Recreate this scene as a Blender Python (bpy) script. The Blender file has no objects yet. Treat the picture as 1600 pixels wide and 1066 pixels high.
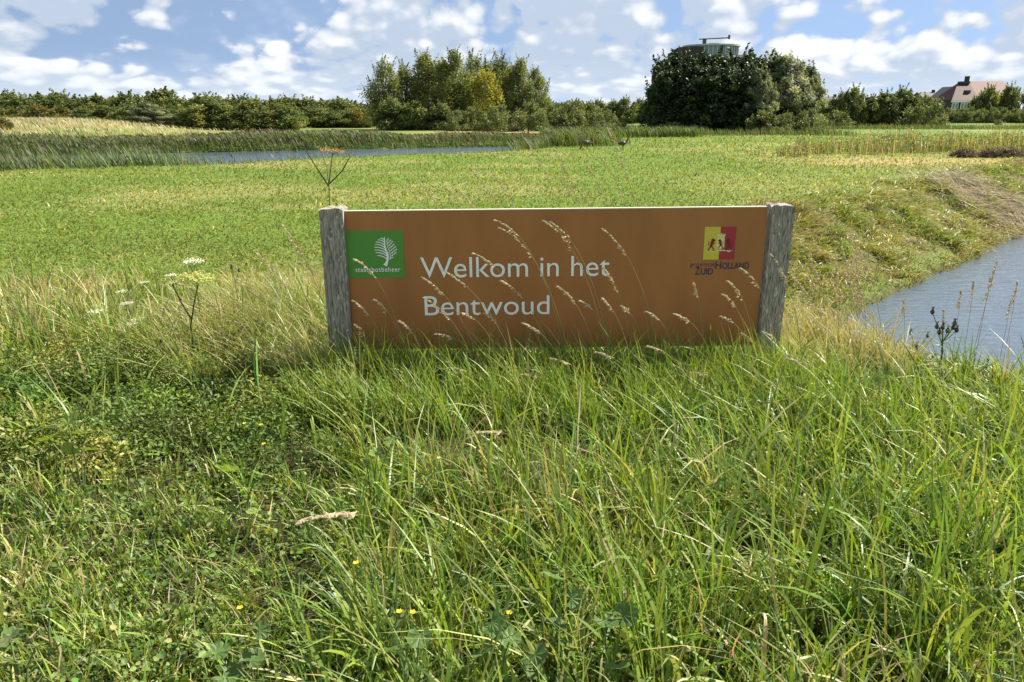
import bpy, math
import numpy as np
from mathutils import Vector

R = math.radians
rng = np.random.default_rng(11)
sc = bpy.context.scene
col = sc.collection

# ------------------------------------------------------------------ camera
PITCH = R(17.1)
FPX = 1155.0                       # focal length in photograph pixels (1600 wide)
CAMZ = 1.6
cam_d = bpy.data.cameras.new('camera')
cam = bpy.data.objects.new('camera', cam_d)
col.objects.link(cam)
cam.location = (0, 0, CAMZ)
cam.rotation_euler = (R(90) - PITCH, 0, 0)
cam_d.sensor_width = 36
cam_d.lens = 36 * FPX / 1600
cam_d.clip_start = 0.05
cam_d.clip_end = 8000
sc.camera = cam

# ------------------------------------------------------------------ sky, sun, exposure
SUN_AZ, SUN_EL = R(64), R(47)      # azimuth clockwise from +Y
sdir = Vector((math.sin(SUN_AZ) * math.cos(SUN_EL), math.cos(SUN_AZ) * math.cos(SUN_EL), math.sin(SUN_EL)))
world = bpy.data.worlds.new('World')
sc.world = world
world.use_nodes = True


def build_world():
    nt = world.node_tree
    N, L = nt.nodes, nt.links
    N.clear()

    def nd(t, **kw):
        n = N.new(t)
        for k, v in kw.items():
            setattr(n, k, v)
        return n

    def math_(op, a, b=None, c=None, clamp=False):
        n = nd('ShaderNodeMath', operation=op, use_clamp=clamp)
        for i, v in enumerate((a, b, c)):
            if v is None:
                continue
            if isinstance(v, (int, float)):
                n.inputs[i].default_value = v
            else:
                L.new(v, n.inputs[i])
        return n.outputs[0]

    def smooth(x, lo, hi):
        n = nd('ShaderNodeMapRange', interpolation_type='SMOOTHSTEP')
        L.new(x, n.inputs[0])
        n.inputs[1].default_value = lo
        n.inputs[2].default_value = hi
        return n.outputs[0]

    def rgbmix(f, a, b):
        n = nd('ShaderNodeMix', data_type='RGBA')
        for i, v in ((0, f), (6, a), (7, b)):
            if isinstance(v, (tuple, float)):
                n.inputs[i].default_value = v
            else:
                L.new(v, n.inputs[i])
        return n.outputs[2]

    tc = nd('ShaderNodeTexCoord')
    sep = nd('ShaderNodeSeparateXYZ')
    L.new(tc.outputs['Generated'], sep.inputs[0])
    z = math_('MAXIMUM', sep.outputs[2], 0.0)
    lz = math_('LOGARITHM', math_('ADD', z, 0.045), math.e)

    def density(dz, dx, detail, puff):
        cb = nd('ShaderNodeCombineXYZ')
        L.new(math_('ADD', math_('MULTIPLY', sep.outputs[0], 7.0), 11.3 + dx), cb.inputs[0])
        L.new(math_('MULTIPLY', sep.outputs[1], 7.0), cb.inputs[1])
        L.new(math_('ADD', math_('MULTIPLY', lz, 1.5), 1.6 + dz), cb.inputs[2])
        n1 = nd('ShaderNodeTexNoise')
        n1.inputs['Scale'].default_value = 0.98
        n1.inputs['Detail'].default_value = detail
        n1.inputs['Roughness'].default_value = 0.55
        n1.inputs['Distortion'].default_value = 0.25
        L.new(cb.outputs[0], n1.inputs['Vector'])
        if not puff:
            return n1.outputs[0]
        v = nd('ShaderNodeTexVoronoi', feature='F1')
        v.inputs['Scale'].default_value = 3.2
        v.inputs['Detail'].default_value = puff - 1.0
        v.inputs['Roughness'].default_value = 0.55
        wob = nd('ShaderNodeVectorMath', operation='ADD')
        sc_ = nd('ShaderNodeVectorMath', operation='SCALE'); sc_.inputs[3].default_value = 0.35
        L.new(n1.outputs['Color'], sc_.inputs[0])
        L.new(cb.outputs[0], wob.inputs[0]); L.new(sc_.outputs[0], wob.inputs[1])
        L.new(wob.outputs[0], v.inputs['Vector'])
        return math_('ADD', n1.outputs[0], math_('MULTIPLY', math_('SUBTRACT', 0.5, v.outputs['Distance']), 0.27))

    d0 = density(0.0, 0.0, 6.0, 2)
    d1 = density(0.11, 0.05, 3.0, 1)
    d2 = density(0.36, 0.10, 1.0, 0)
    low = smooth(z, 0.16, 0.0)                      # seen edge on, rows of cloud close up towards the horizon
    cov = smooth(math_('ADD', d0, math_('MULTIPLY', low, 0.10)), 0.335, 0.435)
    dif = math_('ADD', math_('MULTIPLY', math_('SUBTRACT', d0, d1), 2.0), math_('MULTIPLY', math_('SUBTRACT', d0, d2), 1.3))
    lit = smooth(dif, -0.36, 0.20)
    cloud = rgbmix(lit, SHADE, CROWN)
    air = nd('ShaderNodeCombineXYZ')                # the blue of the sky a little above the horizon
    L.new(sep.outputs[0], air.inputs[0]); L.new(sep.outputs[1], air.inputs[1])
    L.new(math_('ADD', math_('MULTIPLY', z, 0.9), 0.30), air.inputs[2])
    nz = nd('ShaderNodeVectorMath', operation='NORMALIZE')
    L.new(air.outputs[0], nz.inputs[0])
    sky = nd('ShaderNodeTexSky', sky_type='NISHITA')
    sky.sun_disc = False
    sky.sun_elevation = SUN_EL
    sky.sun_rotation = SUN_AZ
    sky.air_density = 1.0
    sky.dust_density = 0.2
    sky.ozone_density = 1.5
    L.new(nz.outputs[0], sky.inputs['Vector'])
    bg = nd('ShaderNodeBackground')
    bg.inputs[1].default_value = SKY
    L.new(rgbmix(math_('MULTIPLY', smooth(z, 0.075, 0.0), 0.45), rgbmix(math_('ADD', math_('MULTIPLY', cov, 0.70), 0.24), sky.outputs[0], cloud), (5.0, 5.6, 6.3, 1)), bg.inputs[0])
    out = nd('ShaderNodeOutputWorld')
    L.new(bg.outputs[0], out.inputs[0])


SKY = 0.069
SHADE, CROWN = (3.5, 4.1, 4.95, 1), (6.4, 6.5, 6.6, 1)
build_world()
world.cycles.sampling_method = 'MANUAL'
world.cycles.sample_map_resolution = 256
sun_d = bpy.data.lights.new('sun', 'SUN')
sun_d.energy = 5.0
sun_d.angle = R(0.55)
sun_d.color = (1.0, 0.93, 0.80)
sun = bpy.data.objects.new('sun', sun_d)
col.objects.link(sun)
sun.rotation_euler = (-sdir).to_track_quat('-Z', 'Y').to_euler()
sun.location = (0, 0, 50)
sc.view_settings.view_transform = 'Standard'
sc.view_settings.look = 'None'
sc.view_settings.exposure = 1.25
sc.view_settings.gamma = 1
sc.view_settings.use_curve_mapping = False
sc.cycles.max_bounces = 5
sc.cycles.diffuse_bounces = 3
sc.cycles.glossy_bounces = 2
sc.cycles.transmission_bounces = 3


# ------------------------------------------------------------------ helpers
def at(px, py, Y):
    """World point at distance Y seen at photograph pixel px, py."""
    u, v = (px - 800) / FPX, (533 - py) / FPX
    c, s = math.cos(PITCH), math.sin(PITCH)
    d = (u, c + v * s, -s + v * c)
    k = Y / d[1]
    return np.array((d[0] * k, Y, CAMZ + d[2] * k))


def vnoise(x, y, seed=0):
    x = np.asarray(x, float); y = np.asarray(y, float)
    xi = np.floor(x).astype(np.int64); yi = np.floor(y).astype(np.int64)
    fx = x - xi; fy = y - yi
    fx = fx * fx * (3 - 2 * fx); fy = fy * fy * (3 - 2 * fy)

    def hsh(a, b):
        h = (a * 374761393 + b * 668265263 + seed * 974711) & 0xffffffff
        h = ((h ^ (h >> 13)) * 1274126177) & 0xffffffff
        return ((h ^ (h >> 16)) & 0xffff) / 65535.0
    return (hsh(xi, yi) * (1 - fx) * (1 - fy) + hsh(xi + 1, yi) * fx * (1 - fy)
            + hsh(xi, yi + 1) * (1 - fx) * fy + hsh(xi + 1, yi + 1) * fx * fy)


def fbm(x, y, seed=0, o=3):
    s, a, t = 0, 1.0, 0
    for i in range(o):
        s = s + a * vnoise(x * 2 ** i, y * 2 ** i, seed + i)
        t += a
        a *= 0.5
    return s / t


def sstep(a, b, x):
    t = np.clip((x - a) / (b - a), 0, 1)
    return t * t * (3 - 2 * t)


def tag(o, label=None, cat=None, group=None, kind=None):
    if label: o['label'] = label
    if cat: o['category'] = cat
    if group: o['group'] = group
    if kind: o['kind'] = kind
    return o


def fast_mesh(name, V, F, C=None, smooth=False):
    """All-quad mesh from arrays; C = per-vertex colour."""
    V = np.asarray(V, np.float32); F = np.asarray(F, np.int32)
    me = bpy.data.meshes.new(name)
    me.vertices.add(len(V)); me.vertices.foreach_set('co', V.ravel())
    me.loops.add(F.size); me.loops.foreach_set('vertex_index', F.ravel())
    me.polygons.add(len(F))
    me.polygons.foreach_set('loop_start', np.arange(0, F.size, F.shape[1], dtype=np.int32))
    if smooth:
        me.polygons.foreach_set('use_smooth', np.ones(len(F), bool))
    if C is not None:
        a = me.color_attributes.new('Col', 'FLOAT_COLOR', 'POINT')
        C4 = np.ones((len(V), 4), np.float32); C4[:, :3] = C
        a.data.foreach_set('color', C4.ravel())
    me.update(calc_edges=True)
    return me


class MB:
    """Small mesh builder: polygons of any size, optional colour."""
    def __init__(s): s.V, s.F, s.C = [], [], []

    def add(s, V, F, c=None):
        b = len(s.V)
        s.V += [tuple(map(float, v)) for v in V]
        s.F += [tuple(int(i) + b for i in f) for f in F]
        s.C += [tuple(c) if c is not None else (1, 1, 1)] * len(V)
        return s

    def box(s, c, d, col_=None, top=1.0):
        x, y, z = (k / 2 for k in d)
        V = [(c[0] + a * x * (top if e > 0 else 1), c[1] + b * y * (top if e > 0 else 1), c[2] + e * z)
             for e in (-1, 1) for b in (-1, 1) for a in (-1, 1)]
        return s.add(V, [(0, 2, 3, 1), (4, 5, 7, 6), (0, 1, 5, 4), (2, 6, 7, 3), (0, 4, 6, 2), (1, 3, 7, 5)], col_)

    def tube(s, P, r, n=5, c=None):
        P = [Vector(p) for p in P]
        r = [r] * len(P) if isinstance(r, (int, float)) else r
        V, F = [], []
        for i, p in enumerate(P):
            d = (P[min(i + 1, len(P) - 1)] - P[max(i - 1, 0)]).normalized()
            a = d.cross(Vector((0.31, 0.95, 0.11))).normalized()
            b = d.cross(a)
            for k in range(n):
                t = 2 * math.pi * k / n
                V.append(p + (a * math.cos(t) + b * math.sin(t)) * r[i])
        for i in range(len(P) - 1):
            for k in range(n):
                F.append((i * n + k, i * n + (k + 1) % n, (i + 1) * n + (k + 1) % n, (i + 1) * n + k))
        F.append(tuple(range(n))[::-1]); F.append(tuple(range((len(P) - 1) * n, len(P) * n)))
        return s.add(V, F, c)

    def mesh(s, name, smooth=False):
        me = bpy.data.meshes.new(name)
        me.from_pydata(s.V, [], s.F)
        a = me.color_attributes.new('Col', 'FLOAT_COLOR', 'POINT')
        C4 = np.ones((len(s.V), 4), np.float32); C4[:, :3] = np.array(s.C, np.float32).reshape(-1, 3)
        a.data.foreach_set('color', C4.ravel())
        if smooth:
            me.polygons.foreach_set('use_smooth', [True] * len(me.polygons))
        me.update()
        return me


def obj(name, me, m=None, parent=None, loc=(0, 0, 0)):
    o = bpy.data.objects.new(name, me)
    col.objects.link(o)
    o.location = loc
    if m is not None and me is not None and not me.materials:
        me.materials.append(m)
    if parent is not None:
        o.parent = parent
    return o


def empty(name, loc, rz=0.0):
    o = bpy.data.objects.new(name, None)
    col.objects.link(o)
    o.empty_display_size = 0.2
    o.location = loc
    o.rotation_euler = (0, 0, rz)
    return o


# ------------------------------------------------------------------ materials
def new_mat(name):
    m = bpy.data.materials.new(name)
    m.use_nodes = True
    nt = m.node_tree
    return m, nt.nodes, nt.links, nt.nodes['Principled BSDF']


def leaf_mat(name, trans=0.4, rough=0.5, spec=0.35, tint=(1.25, 1.2, 0.55)):
    m, N, L, p = new_mat(name)
    a = N.new('ShaderNodeAttribute'); a.attribute_name = 'Col'
    L.new(a.outputs['Color'], p.inputs['Base Color'])
    p.inputs['Roughness'].default_value = rough
    p.inputs['Specular IOR Level'].default_value = spec
    t = N.new('ShaderNodeBsdfTranslucent')
    mu = N.new('ShaderNodeMix'); mu.data_type = 'RGBA'; mu.blend_type = 'MULTIPLY'
    mu.inputs[0].default_value = 1
    mu.inputs[7].default_value = (*tint, 1)
    L.new(a.outputs['Color'], mu.inputs[6])
    L.new(mu.outputs[2], t.inputs['Color'])
    mx = N.new('ShaderNodeMixShader'); mx.inputs[0].default_value = trans
    L.new(p.outputs[0], mx.inputs[1]); L.new(t.outputs[0], mx.inputs[2])
    L.new(mx.outputs[0], N['Material Output'].inputs['Surface'])
    return m


def plain(name, c, rough=0.6, spec=0.4, noise=None, bump=0.0, scale=(1, 1, 1), amount=0.3, metal=0.0):
    m, N, L, p = new_mat(name)
    p.inputs['Base Color'].default_value = (*c, 1)
    p.inputs['Roughness'].default_value = rough
    p.inputs['Specular IOR Level'].default_value = spec
    p.inputs['Metallic'].default_value = metal
    if noise:
        tc = N.new('ShaderNodeTexCoord'); mp = N.new('ShaderNodeMapping')
        mp.inputs['Scale'].default_value = scale
        L.new(tc.outputs['Object'], mp.inputs[0])
        n = N.new('ShaderNodeTexNoise'); n.inputs['Scale'].default_value = noise
        n.inputs['Detail'].default_value = 6
        L.new(mp.outputs[0], n.inputs['Vector'])
        r = N.new('ShaderNodeValToRGB')
        r.color_ramp.elements[0].position = 0.3; r.color_ramp.elements[1].position = 0.7
        r.color_ramp.elements[0].color = (*[k * (1 - amount) for k in c], 1)
        r.color_ramp.elements[1].color = (*[min(1, k * (1 + amount)) for k in c], 1)
        L.new(n.outputs[0], r.inputs[0]); L.new(r.outputs[0], p.inputs['Base Color'])
        if bump:
            b = N.new('ShaderNodeBump'); b.inputs['Strength'].default_value = bump
            b.inputs['Distance'].default_value = 0.01
            L.new(n.outputs[0], b.inputs['Height']); L.new(b.outputs[0], p.inputs['Normal'])
    return m


M_GRASS = leaf_mat('grass_blade', 0.36, 0.44, 0.42)
M_MEADOW = leaf_mat('meadow_blade', 0.4, 0.7, 0.1)
M_LEAF = leaf_mat('leaf', 0.38, 0.5, 0.35)
M_TREE = leaf_mat('tree_leaf', 0.42, 0.5, 0.3)
M_DARKTREE = leaf_mat('alder_leaf', 0.18, 0.5, 0.3)
M_STRAW = leaf_mat('straw', 0.35, 0.6, 0.3, (1.0, 0.95, 0.8))
M_BARK = plain('bark', (0.11, 0.09, 0.07), 0.9, 0.2, 8, 0.6, (1, 1, 0.25))


def ground_mat():
    m, N, L, p = new_mat('soil_and_turf')
    a = N.new('ShaderNodeAttribute'); a.attribute_name = 'Col'
    tc = N.new('ShaderNodeTexCoord')
    n = N.new('ShaderNodeTexNoise'); n.inputs['Scale'].default_value = 9; n.inputs['Detail'].default_value = 8
    n.inputs['Roughness'].default_value = 0.7
    L.new(tc.outputs['Object'], n.inputs['Vector'])
    r = N.new('ShaderNodeMapRange'); r.inputs[1].default_value = 0.3; r.inputs[2].default_value = 0.7
    r.inputs[3].default_value = 0.55; r.inputs[4].default_value = 1.45
    L.new(n.outputs[0], r.inputs[0])
    mu = N.new('ShaderNodeMix'); mu.data_type = 'RGBA'; mu.blend_type = 'MULTIPLY'; mu.inputs[0].default_value = 1
    L.new(a.outputs['Color'], mu.inputs[6]); L.new(r.outputs[0], mu.inputs[7])
    L.new(mu.outputs[2], p.inputs['Base Color'])
    p.inputs['Roughness'].default_value = 0.95
    p.inputs['Specular IOR Level'].default_value = 0.1
    b = N.new('ShaderNodeBump'); b.inputs['Strength'].default_value = 0.8; b.inputs['Distance'].default_value = 0.05
    L.new(n.outputs[0], b.inputs['Height']); L.new(b.outputs[0], p.inputs['Normal'])
    return m


def water_mat():
    m, N, L, p = new_mat('rippled_water')
    p.inputs['Base Color'].default_value = (0.062, 0.090, 0.125, 1)
    p.inputs['Specular IOR Level'].default_value = 1.0
    p.inputs['Roughness'].default_value = 0.12
    p.inputs['IOR'].default_value = 1.4
    tc = N.new('ShaderNodeTexCoord'); mp = N.new('ShaderNodeMapping')
    mp.inputs['Rotation'].default_value = (0, 0, R(-20))
    mp.inputs['Scale'].default_value = (1.0, 3.0, 1.0)
    L.new(tc.outputs['Object'], mp.inputs[0])
    n = N.new('ShaderNodeTexNoise'); n.inputs['Scale'].default_value = 3.6; n.inputs['Detail'].default_value = 3
    n.inputs['Distortion'].default_value = 0.5
    L.new(mp.outputs[0], n.inputs['Vector'])
    b = N.new('ShaderNodeBump'); b.inputs['Strength'].default_value = 0.5; b.inputs['Distance'].default_value = 0.035
    L.new(n.outputs[0], b.inputs['Height']); L.new(b.outputs[0], p.inputs['Normal'])
    return m


# ------------------------------------------------------------------ terrain
DC = np.array((5.25, 7.65))           # ditch head, rounded; the ditch runs off at 45 degrees to the right
DW = 1.85
DITCH_Z, POND_Z = -1.0, -0.3
NX = np.array([-60, -30, -18, -15, -11.3, -9.5, -5.6, -2, 0.5, 2.2]); NY = np.array([14, 17, 20.5, 22.2, 24.6, 26.2, 30.6, 33.0, 35.2, 39.5])
FX = np.array([-60, -26, -17, -11, -5, 0.5, 2.2]); FY = np.array([31, 34, 39, 42, 44.8, 47, 43.0])


def ditch_d(x, y):
    rx, ry = x - DC[0], y - DC[1]
    t = np.maximum((rx + ry) / math.sqrt(2), 0) / math.sqrt(2)
    return np.hypot(rx - t, ry - t) - DW + 0.22 * (fbm(x * 1.1, y * 1.1, 5, 2) - 0.5)


def pond_s(x, y):
    j = 0.9 * (vnoise(x * 0.5, y * 0.5, 9) - 0.5)
    s = np.minimum(y - np.interp(x, NX, NY), np.interp(x, FX, FY) - y) + j
    return np.where(x > 2.2, -np.hypot(x - 2.2, y - 42.3) - 0.1, s)


def height(x, y):
    x = np.asarray(x, float); y = np.asarray(y, float)
    d = ditch_d(x, y)
    W = 1.9 + 0.3 * sstep(-1, 4, (y - DC[1]) - (x - DC[0]))
    t = np.clip((d + 0.05) / (W + 0.05), 0, 1)
    z = -1.0 * (1 - 0.75 * t - 0.25 * sstep(0, 1, t)) - 0.5 * sstep(0.12, -0.4, d)
    rough = sstep(0.15, 0.5, d) * sstep(W + 0.6, W - 0.2, d)
    z = z + rough * (0.34 * (fbm(x * 1.3, y * 1.3, 6, 3) - 0.5) + 0.12 * (vnoise(x * 4.2, y * 4.2, 7) - 0.5))
    s = pond_s(x, y)
    z = z - 0.75 * sstep(-0.7, 1.3, s)
    z = z + 1.0 * np.exp(-((x + 43) / 12) ** 4 - ((y - 66) / 9) ** 2)
    z = z + 0.06 * (fbm(x * 0.35, y * 0.35, 2) - 0.5) + 0.03 * (vnoise(x * 1.7, y * 1.7, 3) - 0.5)
    return z


def dryness(x, y):
    f = fbm(x * 0.28, y * 0.45, 21, 4)
    d = sstep(0.53, 0.75, f) * 0.44
    left = np.exp(-((y - 6.6 - 2.4 * (fbm(x * 0.6, y * 0.6, 23) - 0.5)) / 1.9) ** 2) * sstep(0.3, -2.0, x) * 0.75 * sstep(0.38, 0.62, fbm(x * 0.9, y * 0.9, 24))
    right = np.exp(-((y - 27) / 4.5) ** 2) * sstep(6, 13, x) * 0.75
    right2 = np.exp(-((y - 17) / 4) ** 2) * sstep(2, 6, x) * 0.35
    mound = np.exp(-((x + 43) / 13) ** 4 - ((y - 66) / 9) ** 2) * 0.95
    far = sstep(60, 66, y) * sstep(78, 70, y) * sstep(-12, -4, x) * sstep(14, 8, x) * 0.6
    return np.clip(d + left + right + right2 + mound + far, 0, 1)


def axis(lo, hi, flo, fhi, st, g=1.10):
    a = list(np.arange(flo, fhi, st))
    p, s = flo, st
    L_ = []
    while p > lo:
        s *= g; p -= s; L_.append(p)
    p, s = a[-1], st
    H_ = []
    while p < hi:
        s *= g; p += s; H_.append(p)
    return np.array(L_[::-1] + a + H_)


xs = axis(-3500, 3500, -8, 14, 0.14, 1.045)
ys = axis(-1500, 4500, 0.0, 24, 0.14, 1.03)
GX, GY = np.meshgrid(xs, ys)
gx, gy = GX.ravel(), GY.ravel()
gz = height(gx, gy)
nx_, ny_ = len(xs), len(ys)
ii = (np.arange(ny_ - 1)[:, None] * nx_ + np.arange(nx_ - 1)[None, :]).ravel()
GF = np.stack([ii, ii + 1, ii + 1 + nx_, ii + nx_], 1)
dr = dryness(gx, gy)[:, None]
green = np.array((0.110, 0.170, 0.036)); straw = np.array((0.30, 0.25, 0.115)); mud = np.array((0.075, 0.058, 0.034))
GC = green * (1 - dr) + straw * dr
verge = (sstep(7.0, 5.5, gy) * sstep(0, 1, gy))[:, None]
bk = (sstep(0.2, 0.5, ditch_d(gx, gy)) * sstep(2.6, 1.8, ditch_d(gx, gy)) * 0.8)[:, None]
GC = GC * (1 - bk) + np.array((0.115, 0.092, 0.042)) * bk
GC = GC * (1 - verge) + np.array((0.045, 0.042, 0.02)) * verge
wet = np.maximum(sstep(0.35, -0.1, ditch_d(gx, gy)), sstep(0.1, 0.6, pond_s(gx, gy)))[:, None]
GC = GC * (1 - wet) + mud * wet
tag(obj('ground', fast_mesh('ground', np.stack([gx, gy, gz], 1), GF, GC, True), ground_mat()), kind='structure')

M_WATER = water_mat()


def water_sheet(name, P, z):
    tag(obj(name, MB().add([(x, y, z) for x, y in P], [tuple(range(len(P)))]).mesh(name), M_WATER), kind='structure')


q = 1 / math.sqrt(2)
hd = [(DC[0] + 2.4 * math.cos(t), DC[1] + 2.4 * math.sin(t)) for t in np.linspace(R(135), R(315), 13)]
water_sheet('ditch_water', hd + [(DC[0] + 120 + 2.4 * q, DC[1] + 120 - 2.4 * q), (DC[0] + 120 - 2.4 * q, DC[1] + 120 + 2.4 * q)], DITCH_Z)
water_sheet('pond_water', [(x, y - 1.2) for x, y in zip(NX, NY)] + [(x, y + 1.2) for x, y in zip(FX[::-1], FY[::-1])], POND_Z)


# ------------------------------------------------------------------ foliage generators
def jitter_cols(pal, wts, n, var=0.22):
    pal = np.array(pal); wts = np.array(wts, float); wts /= wts.sum()
    c = pal[rng.choice(len(pal), n, p=wts)]
    return np.clip(c * (1 + var * rng.standard_normal((n, 1))) * (1 + 0.07 * rng.standard_normal((n, 3))), 0.006, 0.9)


def blades(P, h, w, az, lean, droop, segs, C):
    n = len(P)
    t = np.linspace(0, 1, segs + 1)
    h = np.broadcast_to(h, n); w = np.broadcast_to(w, n); lean = np.broadcast_to(lean, n); droop = np.broadcast_to(droop, n)
    hor = (h * lean)[:, None] * t[None] ** 1.7
    ver = h[:, None] * (t[None] * (1 - 0.22 * lean[:, None]) - droop[:, None] * t[None] ** 3)
    ca, sa = np.cos(az), np.sin(az)
    cen = np.stack([P[:, 0:1] + hor * ca[:, None], P[:, 1:2] + hor * sa[:, None], P[:, 2:3] + ver], 2)
    tw = az + math.pi / 2 + rng.normal(0, 0.7, n)
    prof = np.interp(t, [0, 0.3, 0.6, 0.85, 1], [0.6, 1, 0.85, 0.45, 0.04])
    half = w[:, None] * prof[None] * 0.5
    tilt = rng.normal(0, 0.35, n)
    side = np.stack([np.cos(tw) * np.cos(tilt), np.sin(tw) * np.cos(tilt), np.sin(tilt)], 1)[:, None, :] * half[:, :, None]
    V = np.stack([cen - side, cen + side], 2).reshape(-1, 3)
    b = (np.arange(n) * (segs + 1) * 2)[:, None] + (np.arange(segs) * 2)[None]
    b = b.ravel()
    F = np.stack([b, b + 1, b + 3, b + 2], 1)
    return V, F, np.repeat(C, (segs + 1) * 2, 0)


def leaves(P, L, W, nrm, C, six=False, axis_=None):
    n = len(P)
    nrm = nrm / (np.linalg.norm(nrm, axis=1, keepdims=True) + 1e-9)
    a = rng.standard_normal((n, 3)) if axis_ is None else axis_ + 0.25 * rng.standard_normal((n, 3))
    a = a - (a * nrm).sum(1, keepdims=True) * nrm
    a /= np.linalg.norm(a, axis=1, keepdims=True) + 1e-9
    b = np.cross(nrm, a)
    L = np.broadcast_to(L, n)[:, None] / 2; W = np.broadcast_to(W, n)[:, None] / 2
    if not six:
        V = np.stack([P - a * L, P + b * W, P + a * L, P - b * W], 1).reshape(-1, 3)
        F = np.arange(n * 4).reshape(-1, 4)
        return V, F, np.repeat(C, 4, 0)
    up = nrm * W * 0.35
    V = np.stack([P - a * L, P + a * L, P - a * L * 0.35 + b * W + up, P + a * L * 0.5 + b * W * 0.8 + up,
                  P - a * L * 0.35 - b * W + up, P + a * L * 0.5 - b * W * 0.8 + up], 1).reshape(-1, 3)
    k = np.arange(n)[:, None] * 6
    F = np.concatenate([k + np.array([[0, 2, 3, 1]]), k + np.array([[0, 1, 5, 4]])], 0)
    return V, F, np.repeat(C, 6, 0)


def join(parts):
    V, F, C, o = [], [], [], 0
    for v, f, c in parts:
        V.append(v); F.append(f + o); C.append(c); o += len(v)
    return np.concatenate(V), np.concatenate(F), np.concatenate(C)


def stuff(name, label, cat, parts, m):
    o = obj(name, fast_mesh(name, *join(parts)), m)
    return tag(o, label, cat, kind='stuff')


def onground(x, y):
    return np.stack([x, y, height(x, y) - 0.012], 1)


G_FRESH = (0.160, 0.262, 0.036); G_YEL = (0.275, 0.335, 0.055); G_BLUE = (0.140, 0.225, 0.066)
G_DEEP = (0.055, 0.120, 0.022); G_STRAW = (0.46, 0.385, 0.20); G_BROWN = (0.22, 0.15, 0.07)
PAL = [G_FRESH, G_YEL, G_BLUE, G_DEEP, G_STRAW, G_BROWN]


def frustum_xy(n, y0, y1, power, margin=1.2, k=0.72):
    u = rng.random(n)
    e = 1 - power
    y = (y0 ** e + u * (y1 ** e - y0 ** e)) ** (1 / e)
    x = (rng.random(n) * 2 - 1) * (k * y + margin)
    return x, y


def lawn_mask(x, y):
    """1 where the verge is cropped short with clover (lower left), 0 where it is tall."""
    edge = -0.55 + 0.45 * (fbm(x * 1.3, y * 1.3, 41) - 0.5) - 0.16 * (y - 2)
    return sstep(0.22, -0.22, x - edge) * sstep(3.6, 3.0, y + 0.5 * (vnoise(x * 2, y * 2, 43) - 0.5))


def weed_mask(x, y):
    return sstep(-0.75, -1.25, x + 0.3 * (vnoise(x * 2, y * 2, 44) - 0.5)) * sstep(2.9, 3.3, y) * sstep(4.9, 4.2, y)


# ------------------------------------------------------------------ the sign
M_PANEL = plain('brown_panel', (0.375, 0.150, 0.046), 0.45, 0.35, 5.0, 0.0, (1, 1, 0.28), 0.13)
M_LIT_EDGE = plain('lit_panel_edge', (0.55, 0.5, 0.42), 0.6)  # pale colour paints the light falling on the panel's top edge
M_WHITE = plain('white_vinyl', (0.88, 0.88, 0.85), 0.4)
M_LOGOG = plain('green_vinyl', (0.085, 0.27, 0.045), 0.4)
M_YEL = plain('yellow_vinyl', (0.62, 0.50, 0.055), 0.4)
M_RED = plain('crimson_vinyl', (0.36, 0.028, 0.05), 0.4)
M_DRED = plain('dark_red_vinyl', (0.17, 0.012, 0.025), 0.4)
M_CREAM = plain('cream_vinyl', (0.72, 0.64, 0.28), 0.4)
M_NAVY = plain('navy_vinyl', (0.055, 0.042, 0.085), 0.4)


def wood_mat():
    m, N, L, p = new_mat('weathered_oak')
    tc = N.new('ShaderNodeTexCoord'); mp = N.new('ShaderNodeMapping')
    mp.inputs['Scale'].default_value = (1, 1, 0.10)
    L.new(tc.outputs['Object'], mp.inputs[0])
    n = N.new('ShaderNodeTexNoise'); n.inputs['Scale'].default_value = 150; n.inputs['Detail'].default_value = 5
    L.new(mp.outputs[0], n.inputs['Vector'])
    mp2 = N.new('ShaderNodeMapping'); mp2.inputs['Scale'].default_value = (1, 1, 0.45)
    L.new(tc.outputs['Object'], mp2.inputs[0])
    n2 = N.new('ShaderNodeTexNoise'); n2.inputs['Scale'].default_value = 55; n2.inputs['Detail'].default_value = 4
    L.new(mp2.outputs[0], n2.inputs['Vector'])
    r = N.new('ShaderNodeValToRGB')
    for e, (ps, c) in zip(r.color_ramp.elements, ((0.34, (0.10, 0.085, 0.068)), (0.66, (0.40, 0.36, 0.30)))):
        e.position = ps; e.color = (*c, 1)
    L.new(n.outputs[0], r.inputs[0])
    r2 = N.new('ShaderNodeValToRGB')                      # pale lichen flecks
    r2.color_ramp.elements[0].position = 0.60; r2.color_ramp.elements[1].position = 0.70
    r2.color_ramp.elements[0].color = (0, 0, 0, 1); r2.color_ramp.elements[1].color = (1, 1, 1, 1)
    L.new(n2.outputs[0], r2.inputs[0])
    mx = N.new('ShaderNodeMix'); mx.data_type = 'RGBA'
    mx.inputs[7].default_value = (0.52, 0.50, 0.44, 1)
    L.new(r2.outputs[0], mx.inputs[0]); L.new(r.outputs[0], mx.inputs[6])
    L.new(mx.outputs[2], p.inputs['Base Color'])
    p.inputs['Roughness'].default_value = 0.85
    b = N.new('ShaderNodeBump'); b.inputs['Strength'].default_value = 0.35; b.inputs['Distance'].default_value = 0.003
    L.new(n.outputs[0], b.inputs['Height']); L.new(b.outputs[0], p.inputs['Normal'])
    return m


M_WOOD = wood_mat()
SY = 4.40
PW, PH, PX0, PZ0 = 2.505, 0.853, -0.985, 0.205          # panel size and lower left corner
sign = empty('welcome_sign', (0.27, SY, 0))
sign.rotation_euler = (0, R(-0.6), 0)
tag(sign, 'brown welcome sign board held between two weathered grey wooden posts', 'sign')


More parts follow.
